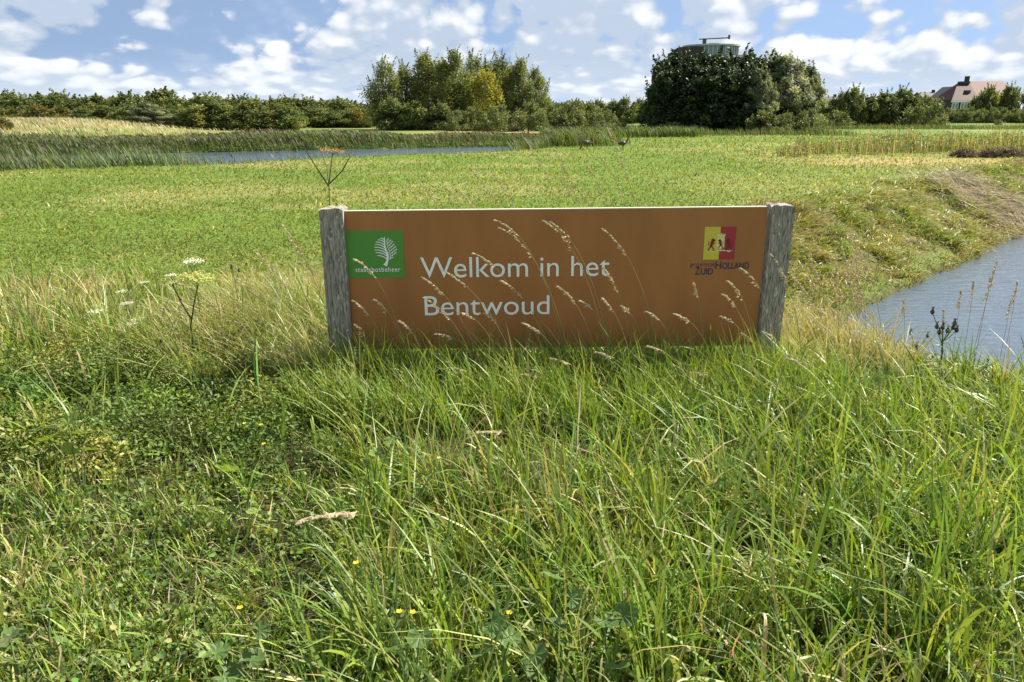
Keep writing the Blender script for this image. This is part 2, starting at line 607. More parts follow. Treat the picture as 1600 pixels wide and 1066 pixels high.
def post_mesh(seed, h, w):
    r_ = np.random.default_rng(seed)
    nz, nk = 26, 6
    V, F = [], []
    ring = []
    for k in range(4 * nk):                                # square section with eased corners
        s_, t_ = divmod(k, nk)
        u = -1 + 2 * t_ / nk
        p = [(u, -1), (1, u), (-u, 1), (-1, -u)][s_]
        f = 1 - 0.03 * (abs(p[0]) > 0.99 and abs(p[1]) > 0.99)
        ring.append((p[0] * f * w / 2, p[1] * f * w / 2))
    n = len(ring)
    g = r_.normal(0, 1, n)
    for i in range(nz + 1):
        z = -0.35 + (h + 0.35) * i / nz
        for k, (x, y) in enumerate(ring):
            d = 1 + 0.004 * g[k] + 0.004 * r_.normal()
            zz = z + (0.003 * r_.normal() - 0.006 * (abs(x) > w * .4) if i == nz else 0)
            V.append((x * d, y * d, zz))
    for i in range(nz):
        for k in range(n):
            F.append((i * n + k, i * n + (k + 1) % n, (i + 1) * n + (k + 1) % n, (i + 1) * n + k))
    b = len(V); V.append((0, 0, h - 0.006))
    for k in range(n):
        F.append((nz * n + k, nz * n + (k + 1) % n, b))
    return MB().add(V, F).mesh('post')


OX = -0.27
ob = obj('post', post_mesh(3, 1.080, 0.142), M_WOOD, sign, (PX0 - 0.078 + OX, 0.035, 0)); ob.rotation_euler = (0, R(0.6), 0)
ob = obj('post', post_mesh(8, 1.072, 0.134), M_WOOD, sign, (PX0 + PW + 0.071 + OX, 0.035, 0)); ob.rotation_euler = (0, R(0.9), 0)
panel = obj('panel', MB().box((PX0 + PW / 2 + OX, 0.016, PZ0 + PH / 2), (PW, 0.026, PH)).mesh('panel'), M_PANEL, sign)
obj('lit_top_edge', MB().box((PX0 + PW / 2 + OX, 0.0165, PZ0 + PH + 0.003), (PW - 0.004, 0.031, 0.0055)).mesh('lit_top_edge'), M_LIT_EDGE, panel)  # thin pale strip, painted as if lit from above


def pv(u, v, d=0.0):
    """Point on the panel front: u from its left edge, v from its top edge, d proud of the face."""
    return (PX0 + OX + u * PW, 0.003 - d, PZ0 + PH - v * PH)


def flat(name, polys, m, d, parent=panel):
    b = MB()
    for P in polys:
        b.add([pv(u, v, d) for u, v in P], [tuple(range(len(P)))])
    return obj(name, b.mesh(name), m, parent)


def strip(P, w):
    """Quads of a flat stroke along P, in panel metres (x right, y down)."""
    P = np.array(P, float)
    w = np.broadcast_to(w, len(P))
    d = np.gradient(P, axis=0)
    d /= np.linalg.norm(d, axis=1, keepdims=True) + 1e-9
    nn = np.stack([-d[:, 1], d[:, 0]], 1) * w[:, None] / 2
    A, B = P - nn, P + nn
    return [[A[i], A[i + 1], B[i + 1], B[i]] for i in range(len(P) - 1)]


def bez(a, b, c, n=8):
    t = np.linspace(0, 1, n)[:, None]
    return (1 - t) ** 2 * np.array(a) + 2 * t * (1 - t) * np.array(b) + t * t * np.array(c)


def text(name, body, u0, u1, vbase, cap, m, d=0.0035, bold=0.0, space=1.0, parent=panel, split=False):
    cu = bpy.data.curves.new(name, 'FONT')
    cu.body = body; cu.size = 1.0; cu.offset = bold; cu.space_character = space
    cu.resolution_u = 6
    to = bpy.data.objects.new(name, cu)
    col.objects.link(to)
    bpy.context.view_layer.update()
    me = bpy.data.meshes.new_from_object(to.evaluated_get(bpy.context.evaluated_depsgraph_get()))
    bpy.data.objects.remove(to)
    n = len(me.vertices)
    co = np.empty(n * 3, np.float32); me.vertices.foreach_get('co', co); co = co.reshape(-1, 3)
    x0, x1 = co[:, 0].min(), co[:, 0].max()
    cx = (co[:, 0] - x0) / (x1 - x0) * (u1 - u0) * PW
    o0 = pv(u0, vbase, d)
    capn = CAP
    new = np.stack([o0[0] + cx, np.full(n, o0[1]), o0[2] + co[:, 1] / capn * cap], 1)
    me.vertices.foreach_set('co', new.astype(np.float32).ravel())
    me.materials.clear(); me.update()
    if not split:
        return tag(obj(name, me, m, parent), kind='stuff')
    # one object per letter: polygons whose spans along the line touch belong together
    sp = sorted((min(new[v][0] for v in p.vertices), max(new[v][0] for v in p.vertices), p.index) for p in me.polygons)
    groups, hi = [], -1e9
    for a, b, i in sp:
        if a > hi - 1e-4:
            groups.append([])
        groups[-1].append(i); hi = max(hi, b)
    for g in groups:
        mb = MB()
        for i in g:
            P = [tuple(new[v]) for v in me.polygons[i].vertices]
            mb.add(P, [tuple(range(len(P)))])
        obj('letter', mb.mesh('letter'), m, parent)


CAP = 0.69
text('lettering', 'Welkom in het', 0.1755, 0.632, 0.470, 0.125, M_WHITE, bold=-0.001, split=True)
text('lettering', 'Bentwoud', 0.181, 0.487, 0.748, 0.123, M_WHITE, bold=-0.001, split=True)
# forestry logo: green field, white tree of curved strokes, small name
lg = flat('green_logo', [[(0.0005, 0.133), (0.137, 0.133), (0.137, 0.468), (0.0005, 0.468)]], M_LOGOG, 0.002)


def LG(X, Y):                                             # logo drawing units -> panel metres
    return (0.0005 * PW + (X - 75) / 1020 * 0.1365 * PW, (0.133 + (Y - 120) / 812 * 0.335) * PH)


def strokes(name, S, m, d, parent, unit):
    b = MB()
    for k, (P, w) in enumerate(S):
        pts = np.array([unit(*p) for p in P])
        for Q in strip(pts, w):
            b.add([(PX0 + OX + p[0], 0.003 - d - 0.00002 * k, PZ0 + PH - p[1]) for p in Q], [(0, 1, 2, 3)])
    return obj(name, b.mesh(name), m, parent)


S = [([(766, 225), (768, 300), (762, 370), (775, 440), (800, 510), (805, 560), (795, 620), (775, 680), (745, 718)],
      np.array([.004, .007, .008, .010, .012, .013, .014, .016, .026]))]
for (a, b_) in [((690, 250), (772, 300)), ((645, 275), (768, 335)), ((608, 312), (762, 372)), ((588, 352), (765, 415)),
                ((575, 400), (775, 460)), ((578, 446), (790, 512)), ((592, 492), (800, 560)), ((622, 542), (790, 615))]:
    mid = ((a[0] + b_[0]) / 2 + 25, (a[1] + b_[1]) / 2 - 34)
    S.append((bez(a, mid, b_, 9), np.linspace(.0042, .0062, 9)))
for (a, b_) in [((795, 318), (838, 245)), ((795, 362), (880, 272)), ((803, 402), (915, 302)), ((812, 442), (942, 345)),
                ((822, 488), (962, 388)), ((832, 530), (975, 432)), ((835, 572), (972, 488)), ((830, 605), (900, 570))]:
    t = np.linspace(0, 1, 15)
    a, b_ = np.array(a, float), np.array(b_, float)
    dv = (b_ - a) / np.linalg.norm(b_ - a)
    P = a + (b_ - a) * t[:, None] + np.array([-dv[1], dv[0]]) * (np.sin(t * 2 * math.pi * np.linalg.norm(b_ - a) / 48) * 7)[:, None]
    S.append((P, .0046))
strokes('tree_emblem', S, M_WHITE, 0.0040, lg, LG)
text('lettering', 'staatsbosbeheer', 0.0185, 0.1265, 0.4235, 0.029, M_WHITE, 0.0040, 0.006, 1.15, lg)
# provincial arms: yellow and crimson field, lions, shield, crown, ribbon
ar = flat('coat_of_arms', [[(0.8555, 0.131), (0.893, 0.131), (0.893, 0.362), (0.8555, 0.362)]], M_YEL, 0.002)
flat('crimson_half', [[(0.893, 0.131), (0.9305, 0.131), (0.9305, 0.362), (0.893, 0.362)]], M_RED, 0.002, ar)


def AR(X, Y):
    return ((0.8555 + (X - 350) / 600 * 0.075) * PW, (0.131 + (Y - 115) / 595 * 0.231) * PH)


k_ = 0.075 * PW / 600


def lion(cx, cy, s, flip):
    f = -1 if flip else 1
    g = lambda P: [(cx + f * x * s, cy + y * s) for x, y in P]
    w = k_ * s
    return [(g([(10, -105), (22, -70), (5, -30), (-5, 20), (-15, 60)]), np.array([38, 70, 62, 52, 46]) * w),   # head and body
            (g([(15, -95), (50, -88)]), 26 * w), (g([(10, -45), (45, -60), (68, -75)]), 20 * w),              # muzzle, fore paws
            (g([(5, -15), (45, -5), (60, -22)]), 20 * w), (g([(-10, 50), (35, 75), (30, 115), (65, 118)]), 22 * w),
            (g([(-18, 50), (-50, 85), (-72, 118), (-40, 122)]), 22 * w),
            (g([(-20, 40), (-62, 20), (-70, -10), (-50, -28), (-72, -58)]), 12 * w)]


strokes('shield', [([(665, 305), (665, 480), (665, 522)], np.array([150, 150, 70]) * k_)], M_CREAM, 0.0032, ar, AR)
strokes('crown', [([(598, 292), (735, 292)], 20 * k_)] + [([(x, 290), (x + (x - 668) * .25, 240 - 14 * (x == 668))], np.array([34, 20]) * k_) for x in (610, 640, 668, 696, 725)], M_CREAM, 0.0032, ar, AR)
strokes('ribbon', [([(405, 565), (470, 548), (540, 562), (650, 545), (780, 540), (830, 562), (905, 530)], np.array([16, 26, 12, 20, 26, 28, 30]) * k_)], M_CREAM, 0.0032, ar, AR)
strokes('lion', lion(500, 425, 0.95, False), M_DRED, 0.0040, ar, AR)
strokes('lion', lion(665, 415, 0.72, True), M_DRED, 0.0046, ar, AR)
strokes('lion', lion(828, 425, 0.95, True), M_DRED, 0.0040, ar, AR)
text('lettering', 'provincie', 0.8265, 0.8845, 0.411, 0.030, M_NAVY, 0.0030, 0.0, 1.15)
text('lettering', 'H', 0.8865, 0.9010, 0.428, 0.046, M_NAVY, 0.0030, 0.02)
text('lettering', 'OLLAND', 0.9030, 0.9680, 0.428, 0.038, M_NAVY, 0.0030, 0.02)
text('lettering', 'Z', 0.8385, 0.8500, 0.468, 0.046, M_NAVY, 0.0030, 0.02)
text('lettering', 'UID', 0.8520, 0.8820, 0.468, 0.038, M_NAVY, 0.0030, 0.02)

# ------------------------------------------------------------------ far buildings
M_DARKBRICK = plain('dark_brick', (0.045, 0.035, 0.038), 0.8, 0.3, 3, 0.0)
M_GLASS = plain('window_glass', (0.14, 0.19, 0.23), 0.08, 0.6)
M_METAL = plain('grey_metal', (0.34, 0.36, 0.37), 0.45, 0.5)
M_CONC = plain('grey_brick', (0.09, 0.088, 0.09), 0.8, 0.3, 2, 0.0)
M_TILE_SHADED = plain('shaded_red_roof_tile', (0.055, 0.02, 0.018), 0.7, 0.3, 6, 0.3, (1, 1, 1), 0.25)  # red tile darkened: shade on this roof put into the base colour
M_TILE2 = plain('pink_roof_tile', (0.22, 0.135, 0.115), 0.7, 0.3, 6, 0.3, (1, 1, 1), 0.15)
M_SLATE = plain('dark_slate', (0.05, 0.05, 0.06), 0.7)
M_PLASTER = plain('cream_plaster', (0.62, 0.58, 0.50), 0.85, 0.2, 3)
M_FRAME = plain('white_frame', (0.78, 0.78, 0.76), 0.6)


def tower():
    Y = 330.0
    a = at(1048, 70, Y); b = at(1156, 66, Y); top = at(1100, 70, Y)[2]
    cx = at(1112, 66, Y)[0]
    rx, ry = 11.4, 10.0
    t = empty('apartment_tower', (cx, Y, 0))
    tag(t, 'dark tower block with a rounded glazed top floor rising behind the trees', 'building')
    n = 40

    def drum(name, z0, z1, k, m, parent=None, cap=True):
        V, F = [], []
        for z in (z0, z1):
            for i in range(n):
                an = 2 * math.pi * i / n
                V.append((rx * k * math.cos(an), ry * k * math.sin(an), z))
        for i in range(n):
            F.append((i, (i + 1) % n, n + (i + 1) % n, n + i))
        F.append(tuple(range(n, 2 * n))); F.append(tuple(range(n))[::-1])
        return obj(name, MB().add(V, F).mesh(name), m, parent or t)
    drum('shaft', 0, top - 5.0, 0.985, M_CONC)
    g = drum('glass_storey', top - 5.0, top - 1.0, 0.95, M_GLASS)
    rf = drum('roof', top - 1.0, top - 0.4, 1.04, M_METAL)
    drum('balcony_rim', top - 5.6, top - 4.7, 1.03, M_METAL)
    for i in range(n):
        an = 2 * math.pi * i / n
        if math.sin(an) < 0.35:
            obj('mullion', MB().box((rx * 0.965 * math.cos(an), ry * 0.965 * math.sin(an), top - 3.0), (0.35, 0.35, 4.0)).mesh('mullion'), M_METAL, g)
    for zz in range(6):
        for i in range(22, 40, 2):
            an = 2 * math.pi * i / n
            obj('window', MB().box((rx * 0.98 * math.cos(an), ry * 0.98 * math.sin(an), top - 9 - zz * 3.2), (1.4, 0.7, 1.7)).mesh('window'), M_GLASS, t)
    obj('brick_wing', MB().box((-rx + 1.2, -2, (top - 1.6) / 2), (9.2, 14, top - 1.6)).mesh('brick_wing'), M_DARKBRICK, t)
    obj('brick_wing', MB().box((-rx - 4.2, 0, (top - 3.2) / 2), (3.0, 9, top - 3.2)).mesh('brick_wing'), M_DARKBRICK, t)
    obj('balcony', MB().box((rx + 0.6, -3, top - 4.5), (3.2, 5, 0.4)).box((rx + 0.6, -3, top - 8), (3.6, 5, 0.4)).box((rx + 1.9, -5, top - 6), (0.3, 0.3, 8)).mesh('balcony'), M_METAL, t)
    c = obj('window_crane', MB().box((-4.0, -4, top + 0.6), (1.3, 1.3, 2.0)).mesh('window_crane'), M_SLATE, rf)
    obj('crane_arm', MB().tube([(-6.2, -4, top + 1.75), (6.0, -4, top + 2.3)], 0.28).box((6.0, -4, top + 2.6), (0.7, 0.7, 1.6)).mesh('crane_arm'), M_SLATE, rf)
    obj('roof_light', MB().box((0, -3, top - 0.1), (4.0, 3, 0.7)).mesh('roof_light'), M_METAL, rf)


tower()


def gable(mb, x0, x1, y0, y1, ze, zr, along='x'):
    """Closed gabled roof prism, ridge along x or y."""
    if along == 'x':
        ym = (y0 + y1) / 2
        V = [(x0, y0, ze), (x1, y0, ze), (x1, y1, ze), (x0, y1, ze), (x0, ym, zr), (x1, ym, zr)]
        return mb.add(V, [(0, 1, 5, 4), (2, 3, 4, 5), (0, 4, 3), (1, 2, 5), (0, 3, 2, 1)])
    xm = (x0 + x1) / 2
    V = [(x0, y0, ze), (x1, y0, ze), (x1, y1, ze), (x0, y1, ze), (xm, y0, zr), (xm, y1, zr)]
    return mb.add(V, [(0, 4, 5, 3), (1, 2, 5, 4), (0, 1, 4), (2, 3, 5), (0, 3, 2, 1)])


def window(par, x, y, z, w, h):
    f = obj('window', MB().box((x, y, z), (w, 0.12, h)).mesh('window'), M_FRAME, par)
    for s in (-1, 1):
        obj('pane', MB().box((x + s * w * 0.235, y - 0.05, z), (w * 0.36, 0.06, h * 0.78)).mesh('pane'), M_GLASS, f)


def houses():
    Y = 160.0
    s = Y / FPX * 0.985
    # long house with the pink sunlit roof
    zr = at(1560, 127, Y + 6)[2]
    x0, x1 = at(1527, 150, Y)[0], at(1593, 150, Y)[0]
    h = empty('tiled_house', ((x0 + x1) / 2, Y + 6, 0)); w = x1 - x0
    tag(h, 'long house with pale pink tiled roof behind the garden trees', 'house')
    obj('wall', MB().box((0, 0, 1.6), (w - 0.6, 9.4, 3.2)).mesh('wall'), M_PLASTER, h)
    rf = obj('roof', gable(MB(), -w / 2, w / 2, -5.2, 5.2, 3.1, zr, 'x').mesh('roof'), M_TILE2, h)
    obj('chimney', MB().box((-w / 2 + 0.8, 0, zr + 0.3), (0.7, 0.7, 1.4)).mesh('chimney'), M_DARKBRICK, rf)
    for k in range(3):
        window(h, -w / 2 + 2 + k * 2.6, -4.75, 1.7, 1.4, 1.4)
    # wing with steep red roof, shade painted into its tiles, white windows under it
    x0, x1 = at(1484, 160, Y - 4)[0], at(1527, 160, Y - 4)[0]
    h = empty('gabled_house', ((x0 + x1) / 2, Y - 1, 0)); w = x1 - x0
    tag(h, 'house with steep red roof coloured dark as in shade and a row of white framed windows', 'house')
    ze = at(1490, 157, Y - 4)[2]; zr = at(1515, 130, Y)[2]
    obj('wall', MB().box((0, 0, ze / 2), (w - 0.4, 6.5, ze)).mesh('wall'), M_DARKBRICK, h)
    V = [(-w / 2, -3.6, ze), (w / 2, -3.6, ze), (w / 2, 3.6, ze), (-w / 2, 3.6, ze), (-w / 2 + 3.0, 0.6, zr), (w / 2 - 0.1, 0.6, zr)]
    rf = obj('roof', MB().add(V, [(0, 1, 5, 4), (2, 3, 4, 5), (0, 4, 3), (1, 2, 5), (0, 3, 2, 1)]).mesh('roof'), M_TILE_SHADED, h)
    obj('skylight', MB().box((1.2, -1.6, ze + (zr - ze) * 0.5), (1.0, 0.7, 0.5)).mesh('skylight'), M_SLATE, rf)
    obj('ridge_cap', MB().box((1.5, 0.6, zr + 0.1), (w - 3.4, 0.8, 0.4)).mesh('ridge_cap'), M_SLATE, rf)
    obj('fascia', MB().box((0, -3.55, ze - 0.2), (w, 0.14, 0.34)).mesh('fascia'), M_FRAME, h)
    for k in range(3):
        window(h, -w / 2 + 1.0 + k * 1.75, -3.3, ze - 1.1, 1.3, 1.35)
    # cream gabled house further left
    Y2 = 190.0
    x0, x1 = at(1472, 150, Y2)[0], at(1500, 150, Y2)[0]
    h = empty('plaster_house', ((x0 + x1) / 2, Y2, 0)); w = x1 - x0
    tag(h, 'cream plastered house with dark gable roof and one small window', 'house')
    ze = at(1480, 152, Y2)[2]; zr = at(1490, 138, Y2)[2]
    obj('wall', gable(MB().box((0, 0, ze / 2), (w, 8, ze)), -w / 2, w / 2, -4, 4, ze + 0.01, zr - 0.3, 'y').mesh('wall'), M_PLASTER, h)
    for sx in (-1, 1):
        V = [(sx * (w / 2 + 0.5), -4.5, ze - 0.35), (0, -4.5, zr), (0, 4.5, zr), (sx * (w / 2 + 0.5), 4.5, ze - 0.35)]
        V += [(x, y, z + 0.4) for x, y, z in V]
        obj('roof', MB().add(V, [(0, 1, 2, 3), (4, 7, 6, 5), (0, 4, 5, 1), (3, 2, 6, 7), (0, 3, 7, 4), (1, 5, 6, 2)]).mesh('roof'), M_SLATE, h)
    window(h, -w / 2 + 1.7, -4.05, ze - 0.6, 1.3, 1.5)
    # low dark roofs of two more houses over the hedge
    for (pa, pb, pt, lab) in ((1284, 1318, 151, 'low dark roofed house half hidden beside the silver willows'),
                              (1432, 1474, 144, 'long grey roofed house just showing over the hedgerow')):
        Y3 = 200.0
        x0, x1 = at(pa, 150, Y3)[0], at(pb, 150, Y3)[0]
        h = empty('distant_house', ((x0 + x1) / 2, Y3, 0)); w = x1 - x0
        tag(h, lab, 'house')
        zr = at(pa, pt, Y3)[2]
        obj('wall', MB().box((0, 0, (zr - 1.6) / 2), (w - 0.5, 7, zr - 1.6)).mesh('wall'), M_DARKBRICK, h)
        rf = obj('roof', gable(MB(), -w / 2, w / 2, -4, 4, zr - 1.7, zr, 'x').mesh('roof'), M_SLATE, h)
        obj('chimney', MB().box((w * 0.1, 0, zr + 0.1), (0.6, 0.6, 0.9)).mesh('chimney'), M_DARKBRICK, rf)


houses()

# ------------------------------------------------------------------ trees
D_GREEN = [(0.034, 0.062, 0.016), (0.055, 0.095, 0.022), (0.026, 0.048, 0.014), (0.085, 0.125, 0.028)]
T_PAL = {
    'alder': ([(0.026, 0.047, 0.013), (0.040, 0.068, 0.017), (0.018, 0.034, 0.010), (0.085, 0.110, 0.024)], [4, 3, 3, 0.6]),
    'poplar': ([(0.15, 0.185, 0.056), (0.20, 0.225, 0.068), (0.105, 0.135, 0.044), (0.30, 0.285, 0.08)], [4, 4, 2.5, 1.8]),
    'golden': ([(0.28, 0.27, 0.045), (0.22, 0.235, 0.045), (0.34, 0.31, 0.05)], [4, 3, 2]),
    'willow': ([(0.19, 0.22, 0.14), (0.26, 0.285, 0.20), (0.125, 0.155, 0.09), (0.38, 0.395, 0.31)], [4, 3, 2, 1.4]),
    'scrub': ([(0.125, 0.160, 0.052), (0.165, 0.195, 0.062), (0.085, 0.118, 0.040), (0.23, 0.23, 0.07)], [4, 3, 3, 1.3]),
    'autumn': ([(0.15, 0.16, 0.036), (0.19, 0.155, 0.042), (0.10, 0.12, 0.032), (0.22, 0.21, 0.045)], [3, 2, 3, 1.5]),
    'sallow': ([(0.13, 0.16, 0.062), (0.17, 0.195, 0.08), (0.09, 0.115, 0.045)], [3, 3, 2]),
}


def crown_profile(kind, t):
    if kind in ('poplar', 'golden'):
        return np.interp(t, [0, 0.12, 0.4, 0.7, 0.9, 1], [0.55, 0.85, 1, 0.85, 0.5, 0.12])
    if kind == 'alder':
        return np.interp(t, [0, 0.15, 0.5, 0.8, 0.93, 1], [0.88, 1, 1, 0.92, 0.72, 0.3])
    if kind == 'willow':
        return np.interp(t, [0, 0.2, 0.5, 0.8, 1], [0.8, 0.95, 1, 0.78, 0.2])
    return np.interp(t, [0, 0.2, 0.5, 0.8, 1], [0.8, 1, 0.95, 0.68, 0.15])


def tree_meshes(kind, H, Rr, n, ls, K, low=0.06, windy=0.0):
    """Returns (trunk mesh, crown mesh): limbs run to leaf clumps spread through the crown."""
    t = rng.random(K) ** 0.85
    an = rng.random(K) * 2 * math.pi
    rad = Rr * crown_profile(kind, t) * (0.25 + 0.75 * np.sqrt(rng.random(K))) * (0.85 + 0.3 * rng.random(K))
    cz = H * (low + (0.95 - low) * t)
    cc = np.stack([np.cos(an) * rad - windy * cz * 0.12, np.sin(an) * rad, cz], 1)
    cr = (0.16 if kind in ('poplar', 'golden', 'alder') else 0.21 if kind != 'willow' else 0.14) * math.sqrt(H * Rr) * (0.6 + 0.8 * rng.random(K)) * (1.15 - 0.5 * t)
    pal, wt = T_PAL[kind]
    pal = np.array(pal); wt = np.array(wt, float) / sum(wt)
    ccol = pal[rng.choice(len(pal), K, p=wt)]
    k = rng.choice(K, n, p=cr ** 2 / (cr ** 2).sum())
    off = rng.standard_normal((n, 3))
    off /= np.linalg.norm(off, axis=1, keepdims=True)
    off *= (rng.random(n) ** 0.45)[:, None]
    tall = 1.7 if kind in ('poplar', 'golden') else 0.95
    P = cc[k] + off * cr[k][:, None] * np.array([1, 1, tall])
    # ragged leading shoots
    ns = max(8, K // 4)
    si = rng.choice(np.argsort(-(cc[:, 2] + 0.35 * np.hypot(cc[:, 0], cc[:, 1])))[:max(ns, K // 2)], ns)
    m = n // (16 if kind in ('poplar', 'golden') else 24)
    sk = rng.integers(0, ns, m); u = rng.random(m)
    sd = np.stack([np.cos(an[si]) * 0.35 - windy * 0.5, np.sin(an[si]) * 0.35, np.ones(ns)], 1) * (0.10 * H * (0.5 + rng.random(ns)))[:, None]
    P2 = cc[si][sk] + np.array([0, 0, 0.5]) * cr[si][sk][:, None] + sd[sk] * u[:, None] * 1.25 + rng.standard_normal((m, 3)) * (0.12 * (1.1 - u))[:, None] * cr[si][sk][:, None] * 2
    P = np.concatenate([P, P2]); kk = np.concatenate([k, si[sk]])
    P[:, 2] = np.maximum(P[:, 2], 0.05)
    nn = len(P)
    C = np.clip(ccol[kk] * (1 + 0.22 * rng.standard_normal((nn, 1))), 0.008, 0.6)
    nrm = (P - np.array([0, 0, H * 0.45])) * 0.25 + rng.standard_normal((nn, 3)) * 0.9
    ax = None
    L = ls * (0.6 + 0.8 * rng.random(nn)); W = L * 0.62
    if kind == 'willow' or windy:
        ax = np.tile(np.array([[-0.9, 0.0, 0.55]]), (nn, 1)) + 0.5 * rng.standard_normal((nn, 3))
        L = L * 1.5; W = L * 0.3
    crown = fast_mesh('crown', *leaves(P, L, W, nrm, C, axis_=ax))
    mb = MB()
    top = cc[np.argmax(cz)]
    sp = [(0, 0, -0.3), (0.02 * H, 0, 0.25 * H), (top[0] * 0.4, top[1] * 0.4, 0.6 * H), tuple(top)]
    r0 = 0.022 * H
    mb.tube(sp, [r0 * 1.3, r0, r0 * 0.6, r0 * 0.12], 7)
    for j in rng.choice(K, min(K, 14), replace=False):
        b = cc[j]; z0 = max(0.08 * H, b[2] * 0.55)
        mb.tube([(0.01 * H, 0, z0), (b[0] * 0.5, b[1] * 0.5, z0 + (b[2] - z0) * 0.6), tuple(b)], [r0 * 0.5, r0 * 0.3, r0 * 0.08], 5)
    return mb.mesh('trunk'), crown


def plant_tree(name, proto, x, y, sx, sz, rz, label, cat, group=None, m=None):
    o = empty(name, (x, y, float(height(x, y)) - 0.05), rz)
    o.scale = (sx, sx, sz)
    tag(o, label, cat, group)
    obj('trunk', proto[0], M_BARK, o)
    obj('crown', proto[1], m or M_TREE, o)
    return o


TP = {}
for kk_, a_ in {'poplar': (8.5, 1.9, 17000, 0.175, 130, 0.05), 'golden': (6.5, 2.0, 8000, 0.2, 70, 0.05), 'alder': (7.6, 2.2, 22000, 0.27, 150, 0.0),
                'willow': (7.0, 1.9, 18000, 0.2, 130, 0.02), 'scrub': (4.6, 1.9, 11000, 0.21, 85, 0.0),
                'autumn': (3.2, 1.6, 6500, 0.18, 60, 0.0), 'sallow': (2.6, 1.9, 5000, 0.17, 60, 0.0)}.items():
    TP[kk_] = [tree_meshes(kk_, *a_, windy=0.8 if kk_ == 'willow' else 0.0) for _ in range({'scrub': 5, 'poplar': 4, 'alder': 4}.get(kk_, 2))]


def put(kind, name, px, pytop, Y, wpx, label, cat, group=None, v=None, m=None):
    p = TP[kind]; v = rng.integers(len(p)) if v is None else v
    H0 = {'poplar': 8.5, 'golden': 6.5, 'alder': 7.6, 'willow': 7.0, 'scrub': 4.6, 'autumn': 3.2, 'sallow': 2.6}[kind]
    R0 = {'poplar': 1.9, 'golden': 2.0, 'alder': 2.2, 'willow': 1.9, 'scrub': 1.9, 'autumn': 1.6, 'sallow': 1.9}[kind]
    w = at(px, pytop, Y)
    z0 = float(height(w[0], Y))
    rz = rng.random() * 6.28 if kind != 'willow' else rng.normal(0, 0.25)
    return plant_tree(name, p[v], w[0], Y, (wpx / 2 / FPX * Y * 0.97) / (R0 * 1.12), (w[2] - z0) / (H0 * 1.03), rz, label, cat, group, m)


ORD = ['first', 'second', 'third', 'fourth', 'fifth', 'sixth', 'seventh', 'eighth', 'ninth', 'tenth']
# long wood edge on the left, behind mound and pond
x = -12.0
while x < 585:
    put('scrub', 'scrub_tree', x, 139 + 12 * rng.random() ** 0.7 + 10 * (x / 585) - 7 * (abs(x - 255) < 14), 98 + 6 * rng.random(), 62 + 22 * rng.random(),
        'dark green scrub tree in the long wood edge beyond the pond', 'tree', 'trees of the wood edge')
    x += 21 + 9 * rng.random()
x = -10.0
while x < 590:
    k = 'autumn' if rng.random() < 0.62 else 'scrub'
    put(k, 'young_tree', x, 160 + 9 * rng.random() + (6 if x > 400 else 0), 88 + 4 * rng.random(), 46 + 20 * rng.random(),
        'low yellow-green young tree at the foot of the wood edge' if k == 'autumn' else 'low dark young tree at the foot of the wood edge', 'tree',
        'yellowing young trees before the wood edge' if k == 'autumn' else 'dark young trees before the wood edge')
    x += 25 + 16 * rng.random()
for i, (px, top, w_) in enumerate(((315, 148, 95), (345, 158, 80), (395, 156, 78), (435, 160, 70))):
    put('scrub', 'hawthorn_tree', px, top, 76, w_, ORD[i] + ' broad dark tree standing forward of the wood edge, counted from the mound', 'tree', 'forward trees by the reeds', m=M_DARKTREE)
put('willow', 'leaning_willow', 238, 160, 74, 66, 'grey-green wind-combed willow bush beside the straw-coloured mound', 'tree')
put('autumn', 'roadside_bush', 4, 182, 58, 26, 'small yellow-green bush at the foot of the dry mound', 'bush')
# poplar group
PXP = (597, 632, 664, 706, 736, 783, 812, 838, 690, 760)
for i, (px, top, Y, w_) in enumerate(((597, 92, 80, 62), (632, 98, 83, 56), (664, 81, 82, 66), (706, 76, 80, 70), (736, 82, 84, 56), (783, 85, 86, 58), (812, 90, 84, 50), (838, 104, 86, 48), (690, 96, 86, 66), (760, 92, 90, 60))):
    put('poplar', 'poplar_tree', px, top, Y, w_, ORD[sorted(PXP).index(px)] + ' tall poplar of the grove counted from the wood edge towards the copse', 'tree', 'poplars of the grove', v=i % 4)
put('golden', 'golden_poplar_tree', 757, 103, 79, 62, 'poplar turning golden yellow in the middle of the grove', 'tree')
for i, (px, top, w_) in enumerate(((612, 150, 60), (648, 155, 60), (690, 158, 54))):
    put('scrub', 'understory_tree', px, top, 77, w_, ORD[i] + ' dark bushy tree under the tall poplars counted from the wood edge', 'tree', 'dark understory of the grove', m=M_DARKTREE)
for i, (px, top, Y, w_) in enumerate(((712, 172, 73, 50), (740, 166, 74, 58), (782, 164, 72, 66), (826, 160, 73, 74), (866, 164, 77, 54), (895, 158, 78, 62), (925, 162, 79, 60), (948, 170, 74, 46))):
    put('sallow', 'sallow_bush', px, top, Y, w_, ORD[i] + ' rounded grey-green sallow bush before the grove counted from the wood edge', 'bush', 'sallow bushes by the grove')
x = 852
while x < 1030:
    put('scrub', 'distant_tree', x, 152 + 8 * rng.random(), 128 + 8 * rng.random(), 34 + 14 * rng.random(), 'small distant tree in the gap between grove and dark copse', 'tree', 'trees in the gap')
    x += 15 + 8 * rng.random()
put('sallow', 'marsh_bush', 968, 186, 70, 40, 'low olive bush on the grassy bank between grove and copse', 'bush', 'low bushes in the gap')
put('sallow', 'marsh_bush', 940, 188, 70, 40, 'low olive bush on the grassy bank between grove and copse', 'bush', 'low bushes in the gap')
